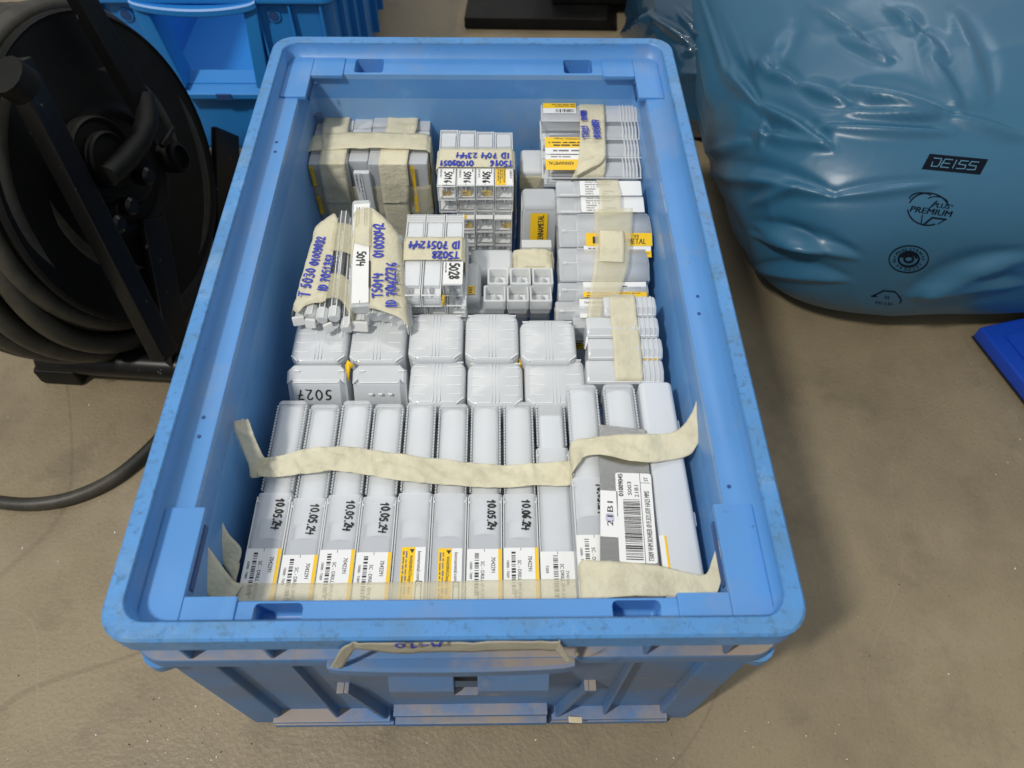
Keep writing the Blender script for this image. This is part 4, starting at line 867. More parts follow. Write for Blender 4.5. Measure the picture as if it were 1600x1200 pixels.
H_ = thing('taped_case_stack', 'stack of grey cases with white and yellow stickers under wide tape, right wall', 'taped bundle', U(945, 380, .2))
zz = .222
rowsH = [(869, 1003, 284, 308, 308, .0, 'w'), (870, 1007, 309, 333, 334, 0, 'w2'), (872, 1017, 335, 361, 386, 0, 'k'), (873, 1013, 388, 411, 440, 0, 'n'), (872, 1012, 442, 453, 470, 0, 'n2'), (868, 1010, 471, 486, 500, 0, 't')]
for k, (xl, xr, pa, pr, pb, _, kd) in enumerate(rowsH):
    zk = .226-.0055*k; zr = zk+.0022; zb3 = zk-.0045
    if kd in ('w', 'w2'): prof = [(pa, zk), (pb-1, zk-.003)]
    else: prof = [(pa, zk), (pa+2, zk+.0015), (pr, zr), (pb-2, zb3+.001), (pb, zb3)]
    b, x0, x1, pts = row_prism(H_, 'case', xl, xr, prof, M_PP); L = x1-x0
    # joint between case and lid at the left end, with its latch pin
    ys = sorted(p[0] for p in pts); ym_ = pts[len(pts)//2]
    b.box(M_CORE, (x0+.004, pts[-1][0]+.004, pts[-1][1]-.018), (x0+L*.19, pts[0][0]-.003, pts[0][1]-.0035), .001)
    b.box(M_CORE2, (x0+L*.20, pts[-1][0]+.004, pts[-1][1]-.018), (x1-.004, pts[0][0]-.003, pts[0][1]-.0035), .001)
    o = b.build('grey_case', H_)
    b = MB(); a_, c_ = pts[0], pts[-1]
    lid = [(y, z+.0006) for y, z in pts]
    R2 = []
    for x in (x0+L*.21, x1-.002): R2.append([Vector((x, y, z)) for y, z in lid])
    b.quad(M_PPC, [R2[0][0], R2[0][1], R2[1][1], R2[1][0]])
    for j in range(1, len(lid)-1): b.quad(M_PPC, [R2[0][j], R2[0][j+1], R2[1][j+1], R2[1][j]])
    b.build('lid', o, wn=False, solid=.0008)
    if kd not in ('w', 'w2'):
        y_, z_ = pts[2]; b = MB(); b.tube(M_CLE, [(x0+.004, y_, z_), (x1-.004, y_, z_)], .0007, 8); b.tube(M_CLE, [(x0+.003, y_, z_), (x0+.007, y_, z_)], .0016, 10); b.build('latch_pin', o)
    else:
        y_, z_ = pts[-1]; b = MB(); b.tube(M_CLE, [(x0+.003, y_+.0005, z_+.001), (x0+.022, y_+.0005, z_+.001)], .0014, 10); b.build('latch_pin', o)
    # stickers on the faces
    def face(i, j): 
        y1_, z1_ = pts[i]; y2_, z2_ = pts[j]; return Vector((0, y1_-y2_, z1_-z2_)), y2_, z2_
    if kd in ('w', 'w2'):
        v, y_, z_ = face(0, -1); b = MB(); D = Decal(b, (x0+L*.275, y_, z_), (1, 0, 0), v, .0013); w = L*.715; h = v.length
        D.rect(0, .0002, w, h-.0002, M_WHITE); rows = ['7042307 VHM-BOHRER D6', 'kennametal solid carbide drill type goldx', 'MM   6  8  10', '100000000', '7042307               CARGOE3', '10000 P1             Qty 1']
        for q, t in enumerate(rows): D.text(.005 if q in (0, 2) else .0045, h-(q+.9)*h/6.4, t, h*.135, M_INK, sx=.95 if q != 1 else .62)
        b.build('sticker', o, wn=False)
    if kd == 'k':
        v, y_, z_ = face(3, 4); v, y_, z_ = face(2, 4); b = MB(); D = Decal(b, (x0+L*.285, y_, z_), (1, 0, 0), v, .0032); w = L*.70; h = v.length*.80
        D.rect(0, .0, w, h, M_YEL); D.rect(w*.10, h*.18, w*.19, h*.72, M_INK, .0001); D.text(w*.30, h*.14, 'KENNAMETAL', h*.62, M_INK, width=w*.60, shear=.15); D.text(w*.72, h*.60, '99', h*.4, M_INK); b.build('sticker', o, wn=False)
        b = MB(); D = Decal(b, (x0+L*.26, pts[-1][0]-.0004, pts[-1][1]+.001), (1, 0, 0), (0, .9, .25), .0016)
        D.rect(0, -.012, L*.71, -.0055, M_YEL, 0); D.rect(0, -.0055, L*.71, 0, M_WHITE, 0); D.lines(.004, -.004, L*.68, -.0012, 1, M_GINK, 4); D.text(.006, -.0085, 'WARNING:Danger - wear safety glasses', .0026, M_INK, width=L*.62); D.lines(.005, -.0115, L*.68, -.0088, 1, M_INK, 6); b.build('sticker', o, wn=False)
    if kd == 'n2':
        b = MB(); v, y_, z_ = face(0, -1); D = Decal(b, (x0+L*.275, y_, z_), (1, 0, 0), v, .0046); h = v.length; w = L*.70
        D.rect(0, h*.08, w, h*.42, M_YEL); D.rect(0, h*.42, w, h*.92, M_WHITE); D.text(w*.05, h*.26, 'WARNING:Danger - wear safety glasses', h*.12, M_INK, width=w*.85); D.lines(w*.05, h*.1, w*.9, h*.22, 1, M_INK, 8); D.lines(w*.05, h*.50, w*.55, h*.62, 1, M_GINK, 9); D.rect(w*.62, h*.52, w*.70, h*.70, M_INK, .0001); D.text(w*.63, h*.55, 'KM', h*.14, M_WHITE, l=.0002); D.lines(w*.73, h*.52, w*.96, h*.64, 1, M_GINK, 10); b.build('sticker', o, wn=False)
    if kd == 't':
        b = MB(); v, y_, z_ = face(0, -1); D = Decal(b, (x0+L*.26, y_, z_), (1, 0, 0), v, .0046); h = v.length; w = L*.45
        D.rect(0, .0, w, h, M_WHITE)
        for q, t in enumerate(('7042307 VHM', '16000 carbide drill', 'MM  12')): D.text(.004, h-(q+1)*h/4, t, h*.17, M_INK)
        b.build('sticker', o, wn=False)
b = MB()
ribbon(b, M_TAPE2, [(U(932, 281, .228), U(966, 281, .228)), (U(936, 300, .2285), U(970, 300, .2285)), (U(935, 330, .2245), U(973, 330, .2245)), (U(928, 340, .224), U(985, 330, .224))], 40, 8, .0002, 51)
ribbon(b, M_TAPE2, [(U(927, 328, .2265), U(989, 325, .2265)), (U(929, 360, .2225), U(987, 362, .2225)), (U(930, 386, .2185), U(984, 388, .2185)), (U(927, 414, .2175), U(982, 414, .2175)), (U(924, 440, .2115), U(974, 440, .2115)), (U(920, 470, .2095), U(967, 470, .2095)), (U(917, 495, .203), U(963, 500, .203)), (U(913, 510, .18), U(960, 512, .18))], 80, 10, .0004, 52)
b.build('tape', H_, wn=False, solid=.0002)
b = MB(); ribbon(b, M_TAPE, [(U(937, 360, .2240), U(975, 362, .2240)), (U(937, 386, .2198), U(976, 388, .2198)), (U(936, 408, .219), U(975, 410, .219))], 30, 8, .0002, 53); b.build('tape', H_, wn=False, solid=.0002)
b = MB(); x0 = U(866, 490, .19).x; x1 = U(918, 490, .19).x; y_ = U(900, 486, .19).y
ribbon(b, M_TAPE, [(Vector((x0, y_, .195)), Vector((x0+.002, y_-.004, .165))), (Vector((x1, y_-.001, .196)), Vector((x1+.002, y_-.005, .165))), (Vector((x1+.02, y_-.002, .190)), Vector((x1+.02, y_-.006, .165)))], 20, 6, .0006, 54); b.build('tape', H_, wn=False, solid=.0002)
b = MB(); a, c = V(896, 512, .288), V(916, 545, .288); b.box(M_PP, (a.x, .288, .14), (c.x+.02, .305, a.z), .001); D = Decal(b, (a.x, .288, c.z), (1, 0, 0), (0, 0, 1), .0005); D.rect(0, 0, .012, .008, M_YEL); D.rect(0, .008, .012, .016, M_WHITE); D.lines(.001, .001, .011, .014, 4, M_INK)
b.build('lower_case', H_)

G_ = thing('taped_case_stack', 'stack of clear ribbed-end cases taped and marked T5029 in the back right corner', 'taped bundle', U(920, 220, .2))
rowsG = [(845, 996, 163, 176, 190), (843, 1000, 190, 204, 218), (845, 1004, 218, 233, 247), (846, 1002, 247, 263, 279)]
for k, (xl, xr, pa, pr, pb) in enumerate(rowsG):
    zk = .226-.004*k
    b, x0, x1, pts = row_prism(G_, 'case', xl, xr, [(pa, zk), (pa+2, zk+.0012), (pr, zk+.0015), (pb-2, zk-.0026), (pb, zk-.0036)], M_CLR if k else M_PPC); L = x1-x0
    y_, z_ = pts[2]
    b.tube(M_STEEL if k != 1 else M_CORE, [(x0+.01, y_, z_-.009), (x0+L*.5, y_, z_-.009), (x1-.02, y_, z_-.009)], [.003, .0045, .0045], 12)
    b.box(M_CORE2, (x0+.003, pts[-1][0]+.003, z_-.019), (x1-.004, pts[0][0]-.002, z_-.014), .001)
    b.box(M_PPC, (x0+L*.48, pts[-1][0]+.002, z_-.018), (x1-.003, pts[0][0]-.002, z_-.004), .002)
    o = b.build('clear_case', G_)
    b = MB()
    for q in range(6):
        x = x1-.002-q*.0033; b.tube(M_CLE, [(x, y, z+.0004) for y, z in pts], .0007, 6)
    b.tube(M_CLE, [(x0+.001, y, z+.0004) for y, z in pts], .0008, 6); b.tube(M_CLE, [(x0+.001, pts[-1][0], pts[-1][1]+.0005), (x1-.001, pts[-1][0], pts[-1][1]+.0005)], .0007, 6)
    b.build('end_rib', o)
    if k in (0, 2, 3):
        b = MB(); v = Vector((0, pts[0][0]-pts[-1][0], pts[0][1]-pts[-1][1])); D = Decal(b, (x0+L*(.36 if k == 0 else .40), pts[0][0], pts[0][1]), (-1, 0, 0), -v, .0044); h = v.length; w = L*(.34 if k == 0 else .36)
        if k == 0: D.rect(0, 0, w, h*.42, M_YEL); D.rect(0, h*.42, w, h*.72, M_WHITE); D.text(.001, h*.05, 'WARNING:', h*.12); D.lines(.001, h*.18, w-.002, h*.36, 2, M_INK, 3); D.bars(.002, h*.48, w*.62, h*.66, 18)
        if k == 2: D.rect(0, h*.05, w, h*.62, M_YEL); D.rect(0, h*.62, w, h*.95, M_WHITE); D.text(.001, h*.10, 'WARNING: Danger', h*.13); D.lines(.001, h*.28, w-.002, h*.56, 2, M_INK, 5); D.lines(.001, h*.7, w-.002, h*.86, 1, M_GINK, 5)
        if k == 3: D.rect(0, 0, w, h*.22, M_WHITE); D.rect(0, h*.22, w, h*.74, M_YEL); D.text(w*.22, h*.34, 'KENNAMETAL', h*.22, width=w*.7); D.rect(0, h*.34, w*.07, h*.6, M_INK, .0001); D.lines(w*.3, h*.05, w*.9, h*.16, 1, M_GINK, 6)
        b.build('sticker', o, wn=False)
b = MB()
ribbon(b, M_TAPE, [(U(904, 160, .200), U(943, 160, .200)), (U(905, 164, .2285), U(944, 165, .2285)), (U(906, 190, .2265), U(945, 190, .2265)), (U(906, 218, .2225), U(946, 218, .2225)), (U(904, 245, .219), U(947, 247, .219)), (U(901, 262, .217), U(946, 262, .217)), (U(893, 279, .2095), U(944, 279, .2095)), (U(890, 288, .19), U(943, 288, .19))], 80, 10, .0005, 61)
b.build('tape', G_, wn=False, solid=.0002)
b = MB(); ribbon(b, M_TAPE, [(U(944, 232, .2235), U(946, 243, .222)), (U(930, 246, .223), U(938, 256, .221)), (U(912, 252, .2225), U(914, 268, .2195)), (U(897, 268, .219), U(899, 276, .214))], 30, 5, .0008, 62); b.build('tape', G_, wn=False, solid=.0002)
b = MB(); D = Decal(b, U(920, 216, .2255), (-.02, 1, .14), (-1, 0, 0), .0010); D.hand(0, 0, 'T5029', .0068, M_BLUEINK, .0007, .05, seed=2, sx=.76); D.hand(.024, 0, '01009', .0060, M_BLUEINK, .0007, .03, seed=3, sx=.72)
D = Decal(b, U(938, 216, .2255), (-.02, 1, .14), (-1, 0, 0), .0010); D.hand(0, 0, 'ID7055057', .0064, M_BLUEINK, .0007, .04, seed=4, sx=.70); b.build('handwriting', last_tape(G_), wn=False)

I_t = thing('taped_case_stack', 'small frosted cases under one plain vertical tape strip, in front of the grey case stack', 'taped bundle', U(980, 530, .2))
rowsI = [(943, 1024, 464, 480, 495), (916, 1028, 496, 513, 528), (918, 1034, 529, 545, 562), (916, 1036, 563, 580, 600)]
for k, (xl, xr, pa, pr, pb) in enumerate(rowsI):
    zk = .226-.005*k; b, x0, x1, pts = row_prism(I_t, 'case', xl, xr, [(pa, zk), (pa+1.5, zk+.0012), (pr, zk+.0014), (pb-3, zk-.003), (pb, zk-.0045)], M_CAPP, depth=.024); L = x1-x0
    o = b.build('frosted_case', I_t)
    b = MB()
    for q in range(5): x = x1-.004-q*.004; b.tube(M_CAPP, [(x, y, z+.0002) for y, z in pts], .0008, 6)
    b.tube(M_RIDGE, [(x0+.002, pts[-2][0], pts[-2][1]+.0003), (x1-.002, pts[-2][0], pts[-2][1]+.0003)], .0006, 6)
    if k == 2: b.box(M_YEL, (x0+L*.62, pts[-1][0]-.0003, pts[-1][1]-.002), (x1-.003, pts[-1][0]+.0009, pts[-1][1]+.0007), 0)
    b.build('case_ridge', o)
b = MB(); P4 = [V(916, 570, .244), V(950, 566, .243), V(941, 600, .240), V(921, 600, .240)]; x0 = P4[0].x; b.box(M_PPC, (x0, .236, .15), (x0+.030, .247, P4[0].z), .002); b.box(M_CORE2, (x0+.012, .2345, .16), (x0+.026, .2362, P4[0].z-.006), .001); b.build('frosted_case', I_t)
b = MB(); p = [U(917, 524, .212), U(922, 556, .205), U(921, 590, .18), U(915, 560, .18)]; b.quad(M_YEL, p); b.quad(M_WHITE, [U(915, 545, .215), U(919, 530, .217), U(918, 512, .217), U(912, 545, .20)]); b.build('side_sticker', I_t, wn=False, solid=.0003)
b = MB(); ribbon(b, M_TAPE, [(U(953, 462, .205), U(990, 462, .205)), (U(953, 465, .2285), U(992, 465, .2285)), (U(954, 495, .2245), U(995, 495, .2245)), (U(957, 528, .2195), U(1000, 528, .2195)), (U(959, 562, .2145), U(1003, 562, .2145)), (U(961, 590, .211), U(1005, 590, .211)), (U(962, 602, .203), U(1006, 602, .203))], 70, 10, .0005, 71); b.build('tape', I_t, wn=False, solid=.0002)

# ================================================================== METAL PLATE WITH BARCODE LABEL
T = thing('metal_plate', 'thin grey metal plate with barcode label 01009045 lying on the raised tubes', 'metal plate', U(985, 800, .224))
zP = .2262
c0, c1, c2, c3 = U(937, 663, zP), U(1008, 671, zP), U(1036, 936, zP), U(938, 938, zP)
b = MB(); t = Vector((0, 0, .0008)); b.hexa(M_METAL, [c3-t, c2-t, c1-t, c0-t, c3, c2, c1, c0], .0001); b.build('plate', T)
c0, c1, c2, c3 = U(961, 737, zP), U(1018, 742, zP), U(1028, 881, zP), U(968, 877, zP)
ex = (c0-c3); ey = (c3-c2); w = ex.length; h = (ey-ex.normalized()*ey.dot(ex.normalized())).length
b = MB(); D = Decal(b, c2-ex.normalized()*0, ex, ey, .0002)
D.rect(0, 0, w, h, M_WHITE, 0, .0018)
D.text(w*.72, h*.80, '01009045', h*.19, width=w*.265); D.text(w*.723, h*.80, '01009045', h*.19, width=w*.265); D.text(w*.735, h*.57, 'S003', h*.16, width=w*.16); D.text(w*.715, h*.38, '21B1', h*.16, width=w*.14)
D.bars(w*.03, h*.36, w*.69, h*.82, 46, seed=5); D.rect(0, h*.31, w*1.0, h*.325, M_INK, .0001); D.rect(w*.885, h*.04, w*.89, h*.31, M_INK, .0001)
D.text(w*.02, h*.09, 'T5009 VHM BOHRER Ø19,3/21,07/F HA25 MMS', h*.20, width=w*.77); D.text(w*.905, h*.10, 'ST', h*.16, width=w*.05); b.build('barcode_label', T, wn=False)
c0, c2, c3 = U(938, 765, zP), U(966, 840, zP), U(938, 837, zP); ex = c0-c3; ey = c3-c2; w = ex.length; h = ey.length
b = MB(); D = Decal(b, c2, ex, ey, .0002); D.rect(0, 0, w, h, M_WHITE); 
M_SM = mat('violet_smudge', (.50, .50, .62), .5, var=.2, vscale=300)
D.rect(w*.32, h*.2, w*.50, h*.7, M_SM, .00005, h*.12); D.text(w*.22, h*.28, '21B1', h*.48, width=w*.54); b.build('number_label', T, wn=False)

# ================================================================== LOOSE TAPE STRIPS
def px_ribbon(mb, M, rows, **k): ribbon(mb, M, [(U(a, c, z), U(d, f, z2)) for a, c, z, d, f, z2 in rows], **k)
b = MB()
px_ribbon(b, M_TAPE, [(366, 657, .238, 388, 654, .238), (367, 672, .234, 393, 668, .234), (377, 697, .226, 403, 694, .226), (388, 725, .216, 412, 712, .218), (391, 745, .207, 420, 716, .210), (404, 746, .2035, 424, 715, .2065)], n=50, m=8, wr=.0008, seed=1, torn=(1, 0))
px_ribbon(b, M_TAPE, [(390, 745, .205, 400, 712, .210), (420, 746, .2020, 421, 716, .2065), (440, 746, .202, 456, 708, .206), (468, 742, .202, 484, 701, .205), (497, 739, .202, 505, 699, .205), (516, 736, .203, 530, 699, .2055), (568, 743, .202, 560, 701, .203), (626, 752, .202, 626, 711, .202), (700, 759, .202, 700, 720, .202), (758, 764, .202, 780, 728, .202), (840, 761, .202, 838, 725, .202), (889, 760, .202, 889, 721, .203), (893, 752, .206, 891, 712, .212)], n=280, m=18, wr=.0016, seed=2)
px_ribbon(b, M_TAPE, [(893, 752, .206, 890, 722, .210), (896, 738, .2235, 893, 692, .2240), (911, 717, .2242, 927, 684, .2245), (936, 711, .2275, 940, 682, .2275), (980, 720, .2285, 975, 680, .2285), (1012, 723, .2275, 1012, 679, .2280), (1035, 722, .2245, 1050, 676, .2260), (1076, 712, .226, 1070, 662, .233), (1090, 695, .232, 1081, 645, .240), (1101, 670, .238, 1088, 626, .246)], n=110, m=12, wr=.0010, seed=3, torn=(0, 1))
tag(b.build('masking_tape_strip', wn=False, solid=.00025), 'long cream tape strip lying across all the front tubes, both ends curling up', 'tape')
b = MB()
px_ribbon(b, M_TAPE2, [(305, 960, .2012, 340, 912, .2035), (366, 962, .2014, 366, 911, .2016), (500, 962, .2013, 500, 911, .2013), (700, 962, .2013, 700, 908, .2013), (830, 962, .2013, 830, 905, .2013), (903, 962, .2013, 903, 905, .2013)], n=100, m=8, wr=.0001, seed=4)
px_ribbon(b, M_TAPE, [(318, 848, .232, 294, 866, .232), (330, 861, .226, 303, 895, .226), (348, 886, .215, 318, 925, .216), (366, 908, .205, 336, 945, .205), (380, 912, .203, 352, 958, .203)], n=30, m=7, wr=.0005, seed=5, torn=(1, 0))
tag(b.build('masking_tape_strip', wn=False, solid=.00025), 'sheer cream tape over the stickers along the front edge, left end curled up', 'tape')
b = MB()
px_ribbon(b, M_TAPE, [(347, 815, .215, 340, 838, .214), (358, 835, .209, 333, 858, .209), (377, 857, .201, 348, 880, .199), (374, 880, .199, 368, 912, .197)], n=30, m=7, wr=.0004, seed=6, torn=(1, 0))
tag(b.build('masking_tape_strip', wn=False, solid=.00025), 'short cream tape flap sticking out from the leftmost front tube', 'tape')
b = MB()
px_ribbon(b, M_TAPE, [(908, 962, .203, 903, 925, .213), (909, 938, .2242, 907, 880, .2245), (937, 936, .2268, 940, 877, .2275), (992, 932, .2275, 985, 879, .2280), (1030, 932, .2268, 1028, 884, .2275), (1060, 932, .2255, 1064, 894, .2262), (1108, 934, .2252, 1098, 898, .2270), (1122, 925, .229, 1108, 890, .230), (1131, 895, .235, 1118, 860, .237), (1142, 868, .240, 1126, 830, .243), (1144, 850, .243, 1136, 800, .250), (1141, 800, .251, 1139, 782, .253)], n=120, m=12, wr=.0009, seed=7, torn=(0, 1))
tag(b.build('masking_tape_strip', wn=False, solid=.00025), 'cream tape across the bottom of the metal plate, right end curling up', 'tape')

# ================================================================== REAR CYAN CRATE
cc = thing('storage_crate', 'clean brighter blue crate with arched grip pocket, behind the cable reel', 'crate', (-.34, 1.1, 0))
X0, X1, YA, YB, HH = -.520, -.168, .768, 1.368, .285
def C_(i, z, r=.02): return rr(X0+i, X1-i, YA+i, YB-i, r, z)
b = MB(); b.recalc = True
b.loft(M_CR2, [C_(.016, .0), C_(.016, .006), C_(.013, .007), C_(.010, .219), C_(.001, .220), C_(0, .222), C_(0, .228), C_(.002, .230), C_(.009, .2305), C_(.008, .252), C_(0, .253), C_(0, HH), C_(.012, HH), C_(.013, .26), C_(.03, .259), C_(.034, .008)], False, True)
o = b.build('body', cc)
mx_ = -.341
cut(o, [((mx_-.062, YA-.01, .108), (mx_+.062, YA+.034, .2185), .004)])
b = MB(); b.recalc = True      # arched lip above and sloping cheeks of the grip pocket
L1 = []
for k in range(33):
    t = k/32; x = mx_-.075+.150*t; s = math.sin(math.pi*t)**.6; zc_ = .2200-.008*s; yo = .006*s
    L1.append([Vector((x, y, z)) for y, z in ((YA+.012, zc_+.006), (YA-.001-yo, zc_+.006), (YA-.003-yo, zc_+.004), (YA-.003-yo, zc_-.002), (YA-.001-yo, zc_-.004), (YA+.012, zc_-.004))])
b.loft(M_CR2, L1, True, True); b.build('handle', cc)
for s in (-1, 1):
    b = MB(); x = mx_+s*.058; x2 = mx_+s*.075
    b.hexa(M_CR2, [(min(mx_+s*.046, mx_+s*.064), YA-.001, .108), (max(mx_+s*.046, mx_+s*.064), YA-.001, .108), (max(mx_+s*.046, mx_+s*.064), YA+.036, .108), (min(mx_+s*.046, mx_+s*.064), YA+.036, .108),
                   (min(x, x2), YA-.001, .219), (max(x, x2), YA-.001, .219), (max(x, x2), YA+.036, .219), (min(x, x2), YA+.036, .219)], .002); b.build('pocket_cheek', cc)
b = MB(); b.hexa(M_CR2, [(mx_-.055, YA-.002, .093), (mx_+.055, YA-.002, .093), (mx_+.055, YA+.03, .093), (mx_-.055, YA+.03, .093), (mx_-.055, YA-.002, .100), (mx_+.055, YA-.002, .100), (mx_+.055, YA+.03, .116), (mx_-.055, YA+.03, .116)], .0008); b.build('pocket_sill', cc)
b = MB(); b.box(M_SLOT, (mx_-.010, YA-.0032, .0925), (mx_+.010, YA-.001, .1005), .0002); b.build('sill_slot', [q for q in bpy.data.objects if q.name.startswith('pocket_sill')][0])
for s in (-1, 1):
    b = MB(); x = mx_+s*.090; z = .202; b.tube(M_CR2, [(x, YA+.012, z), (x, YA+.0085, z)], .0085, 20); b.tube(M_SLOT, [(x, YA+.010, z), (x, YA+.0078, z)], .0062, 20); b.build('round_hole', cc)
for x in (mx_-.115, mx_-.073, mx_+.073, mx_+.112, mx_+.150):
    b = MB(); b.box(M_CR2, (x-.0016, YA+.001, .2305), (x+.0016, YA+.012, .252), .001); b.box(M_CR2, (x-.0016, YA+.003, .12), (x+.0016, YA+.016, .2205), .001); b.build('rib', cc)
for y in (YA+.05, YA+.12, YA+.19, YA+.30, YA+.37):
    b = MB(); b.box(M_CR2, (X1-.016, y-.003, .015), (X1-.003, y+.003, .2195), .001); b.box(M_CR2, (X1-.010, y-.0016, .2305), (X1-.001, y+.0016, .252), .001); b.build('rib', cc)

# ================================================================== CABLE REEL
n_ = Vector((math.sin(1.391)*math.cos(.2), -math.cos(1.391)*math.cos(.2), math.sin(.2))).normalized()
a_ = Vector((math.cos(1.391), math.sin(1.391), 0)); v_ = n_.cross(a_)
RC = Vector((-.357, .491, .196)); RRd = .150
reel = thing('cable_reel', 'black drum reel of thick grey hose on a steel frame, standing left of the crate', 'cable reel', (RC.x, RC.y, 0))
def rp(r, t, h=0): return RC+a_*math.cos(t)*r+v_*math.sin(t)*r+n_*h
def disc(M, prof, name, seg=72):
    b = MB(); b.recalc = True; b.loft(M, [[rp(r, 2*math.pi*k/seg, h) for k in range(seg)] for r, h in prof], True, True); return b.build(name, reel)
disc(M_BLK, [(.146, -.006), (RRd, -.004), (RRd, .001), (.1475, .003), (.145, .001), (.07, .001), (.062, .006), (.058, .006), (.052, .001), (.036, .001), (.030, .012), (.024, .014), (.001, .014)], 'front_flange')
disc(M_BLK, [(.001, -.135), (RRd, -.135), (RRd, -.130), (.001, -.129)], 'rear_flange')
disc(M_BLK, [(.06, -.131), (.06, -.004)], 'drum')
b = MB()
for lay in range(5):
    for tr in range(6):
        r = .078+.0185*lay; h = -.018-.0195*tr+(.009 if lay % 2 else 0)
        if lay == 4 and tr > 4: continue
        pts = [rp(r+.002*math.sin(3*t+tr), t, h+.003*math.sin(2*t+lay+tr)) for t in [2*math.pi*k/60 for k in range(60)]]
        n12 = 12; loops = []
        for k in range(60):
            t = 2*math.pi*k/60; er = (a_*math.cos(t)+v_*math.sin(t))
            loops.append([pts[k]+er*math.cos(2*math.pi*j/n12)*.0096+n_*math.sin(2*math.pi*j/n12)*.0096 for j in range(n12)])
        loops.append(loops[0]); b.loft(M_HOSE, loops)
b.build('wound_hose', reel)
# loose outer loops that sag to the floor
b = MB()
for q, (rx, dn, h) in enumerate(((.160, .016, -.030), (.166, .024, -.052), (.170, .026, -.076), (.172, .024, -.100), (.166, .018, -.122))):
    pts = []
    for k in range(72):
        t = 2*math.pi*k/71; p = rp(rx+.004*math.sin(2*t+q), t, h+.005*math.sin(t*3+q)); p.z -= dn; p.z = max(p.z, .011); pts.append(p)
    b.tube(M_HOSE, pts, .0105, 12, False)
b.build('loose_hose_loop', reel)
def rb(px, py, h):      # pixel onto the plane h in front of the flange
    d = ray(px, py); o = RC+n_*h; return CAM+d*((o-CAM).dot(n_)/d.dot(n_))
def bar(mb, M, P, Q, w, th):
    P, Q = Vector(P), Vector(Q); d = (Q-P); L = d.length; d.normalize(); s = d.cross(n_).normalized(); X = Matrix((s, d, n_)).transposed().to_4x4(); X.translation = P
    mb.box(M, (-w/2, 0, -th/2), (w/2, L, th/2), .002, X)
b = MB(); bar(b, M_BLKS, rb(20, 95, .03), rb(258, 556, .03), .024, .018); b.build('frame_leg', reel)
b = MB(); bar(b, M_BLKS, rb(352, 205, -.03), rb(356, 420, -.03), .050, .008); b.build('frame_plate', reel)
b = MB(); bar(b, M_BLKS, rb(236, 340, .012), rb(282, 575, .012), .034, .010); b.build('frame_leg', reel)
b = MB(); bar(b, M_BLKS, rb(118, -20, .026), rb(226, 172, .026), .024, .014); b.build('frame_leg', reel)
b = MB(); P, Q = U(63, 560, .026), U(300, 574, .026); d = (Q-P).normalized(); s = Vector((0, 0, 1)).cross(d)
b.tube(M_BLKS, [P, P+d*.004, Q], [.012, .0155, .0155], 20); b.box(M_BLK, (-.004, -.018, 0), (.045, .018, .026), .005, Matrix.Translation((P.x, P.y, 0))@Matrix.Rotation(math.atan2(d.y, d.x), 4, 'Z')); b.build('foot_bar', reel)
b = MB(); b.tube(M_BLK, [rb(226, 150, .03), rb(230, 172, .034), rb(229, 196, .038), rb(218, 222, .040), rb(196, 250, .042), rb(168, 276, .043)], [.009, .010, .011, .0105, .0105, .010], 16); b.build('crank_handle', reel)
b = MB(); c = rb(160, 250, .018)
for r, h in ((.040, .016), (.026, .024)):
    L = [[(c-n_*.01+n_*hh)+a_*math.cos(2*math.pi*k/40)*rr_+v_*math.sin(2*math.pi*k/40)*rr_ for k in range(40)] for rr_, hh in ((r, 0), (r, h-.004), (r-.002, h-.002), (r-.006, h-.006), (.001, h-.006))]; b.loft(M_BLK, L, True, True)
b.build('hub', reel)
for px, py in ((232, 275), (206, 322), (187, 350)):
    b = MB(); c = rb(px, py, .034); b.tube(M_BLKS, [c-n_*.012, c, c+n_*.003], [.009, .009, .006], 14); b.build('bolt', reel)
b = MB(); b.tube(M_BLK, [rb(252, 228, .042), rb(262, 214, .044), rb(270, 200, .040)], [.003, .0035, .003], 10); c = rb(272, 246, .03)
L = [[(c+n_*hh)+a_*math.cos(2*math.pi*k/30)*rr_+v_*math.sin(2*math.pi*k/30)*rr_*1.3 for k in range(30)] for rr_, hh in ((.013, -.01), (.013, .008), (.010, .010), (.0095, .004), (.001, .004))]; b.loft(M_BLK, L, True, True); b.build('lock_knob', reel)
b = MB(); b.tube(M_BLK, [rb(8, 116, .05), rb(38, 136, .05)], .016, 14); b.build('grip_end', reel)

b = MB(); pts = []
ctrl = [U(-90, 770, .0068), U(0, 785, .0068), U(60, 787, .0068), U(120, 775, .0068), U(180, 746, .0068), U(235, 700, .0068), U(275, 650, .0068), U(290, 590, .0068), U(270, 540, .0068)]
for k in range(80): pts.append(cr(ctrl, k/79))
b.tube(M_HOSE, pts, .0068, 16); tag(b.build('rubber_cable'), 'thick black cable curving over the floor left of the crate', 'cable')

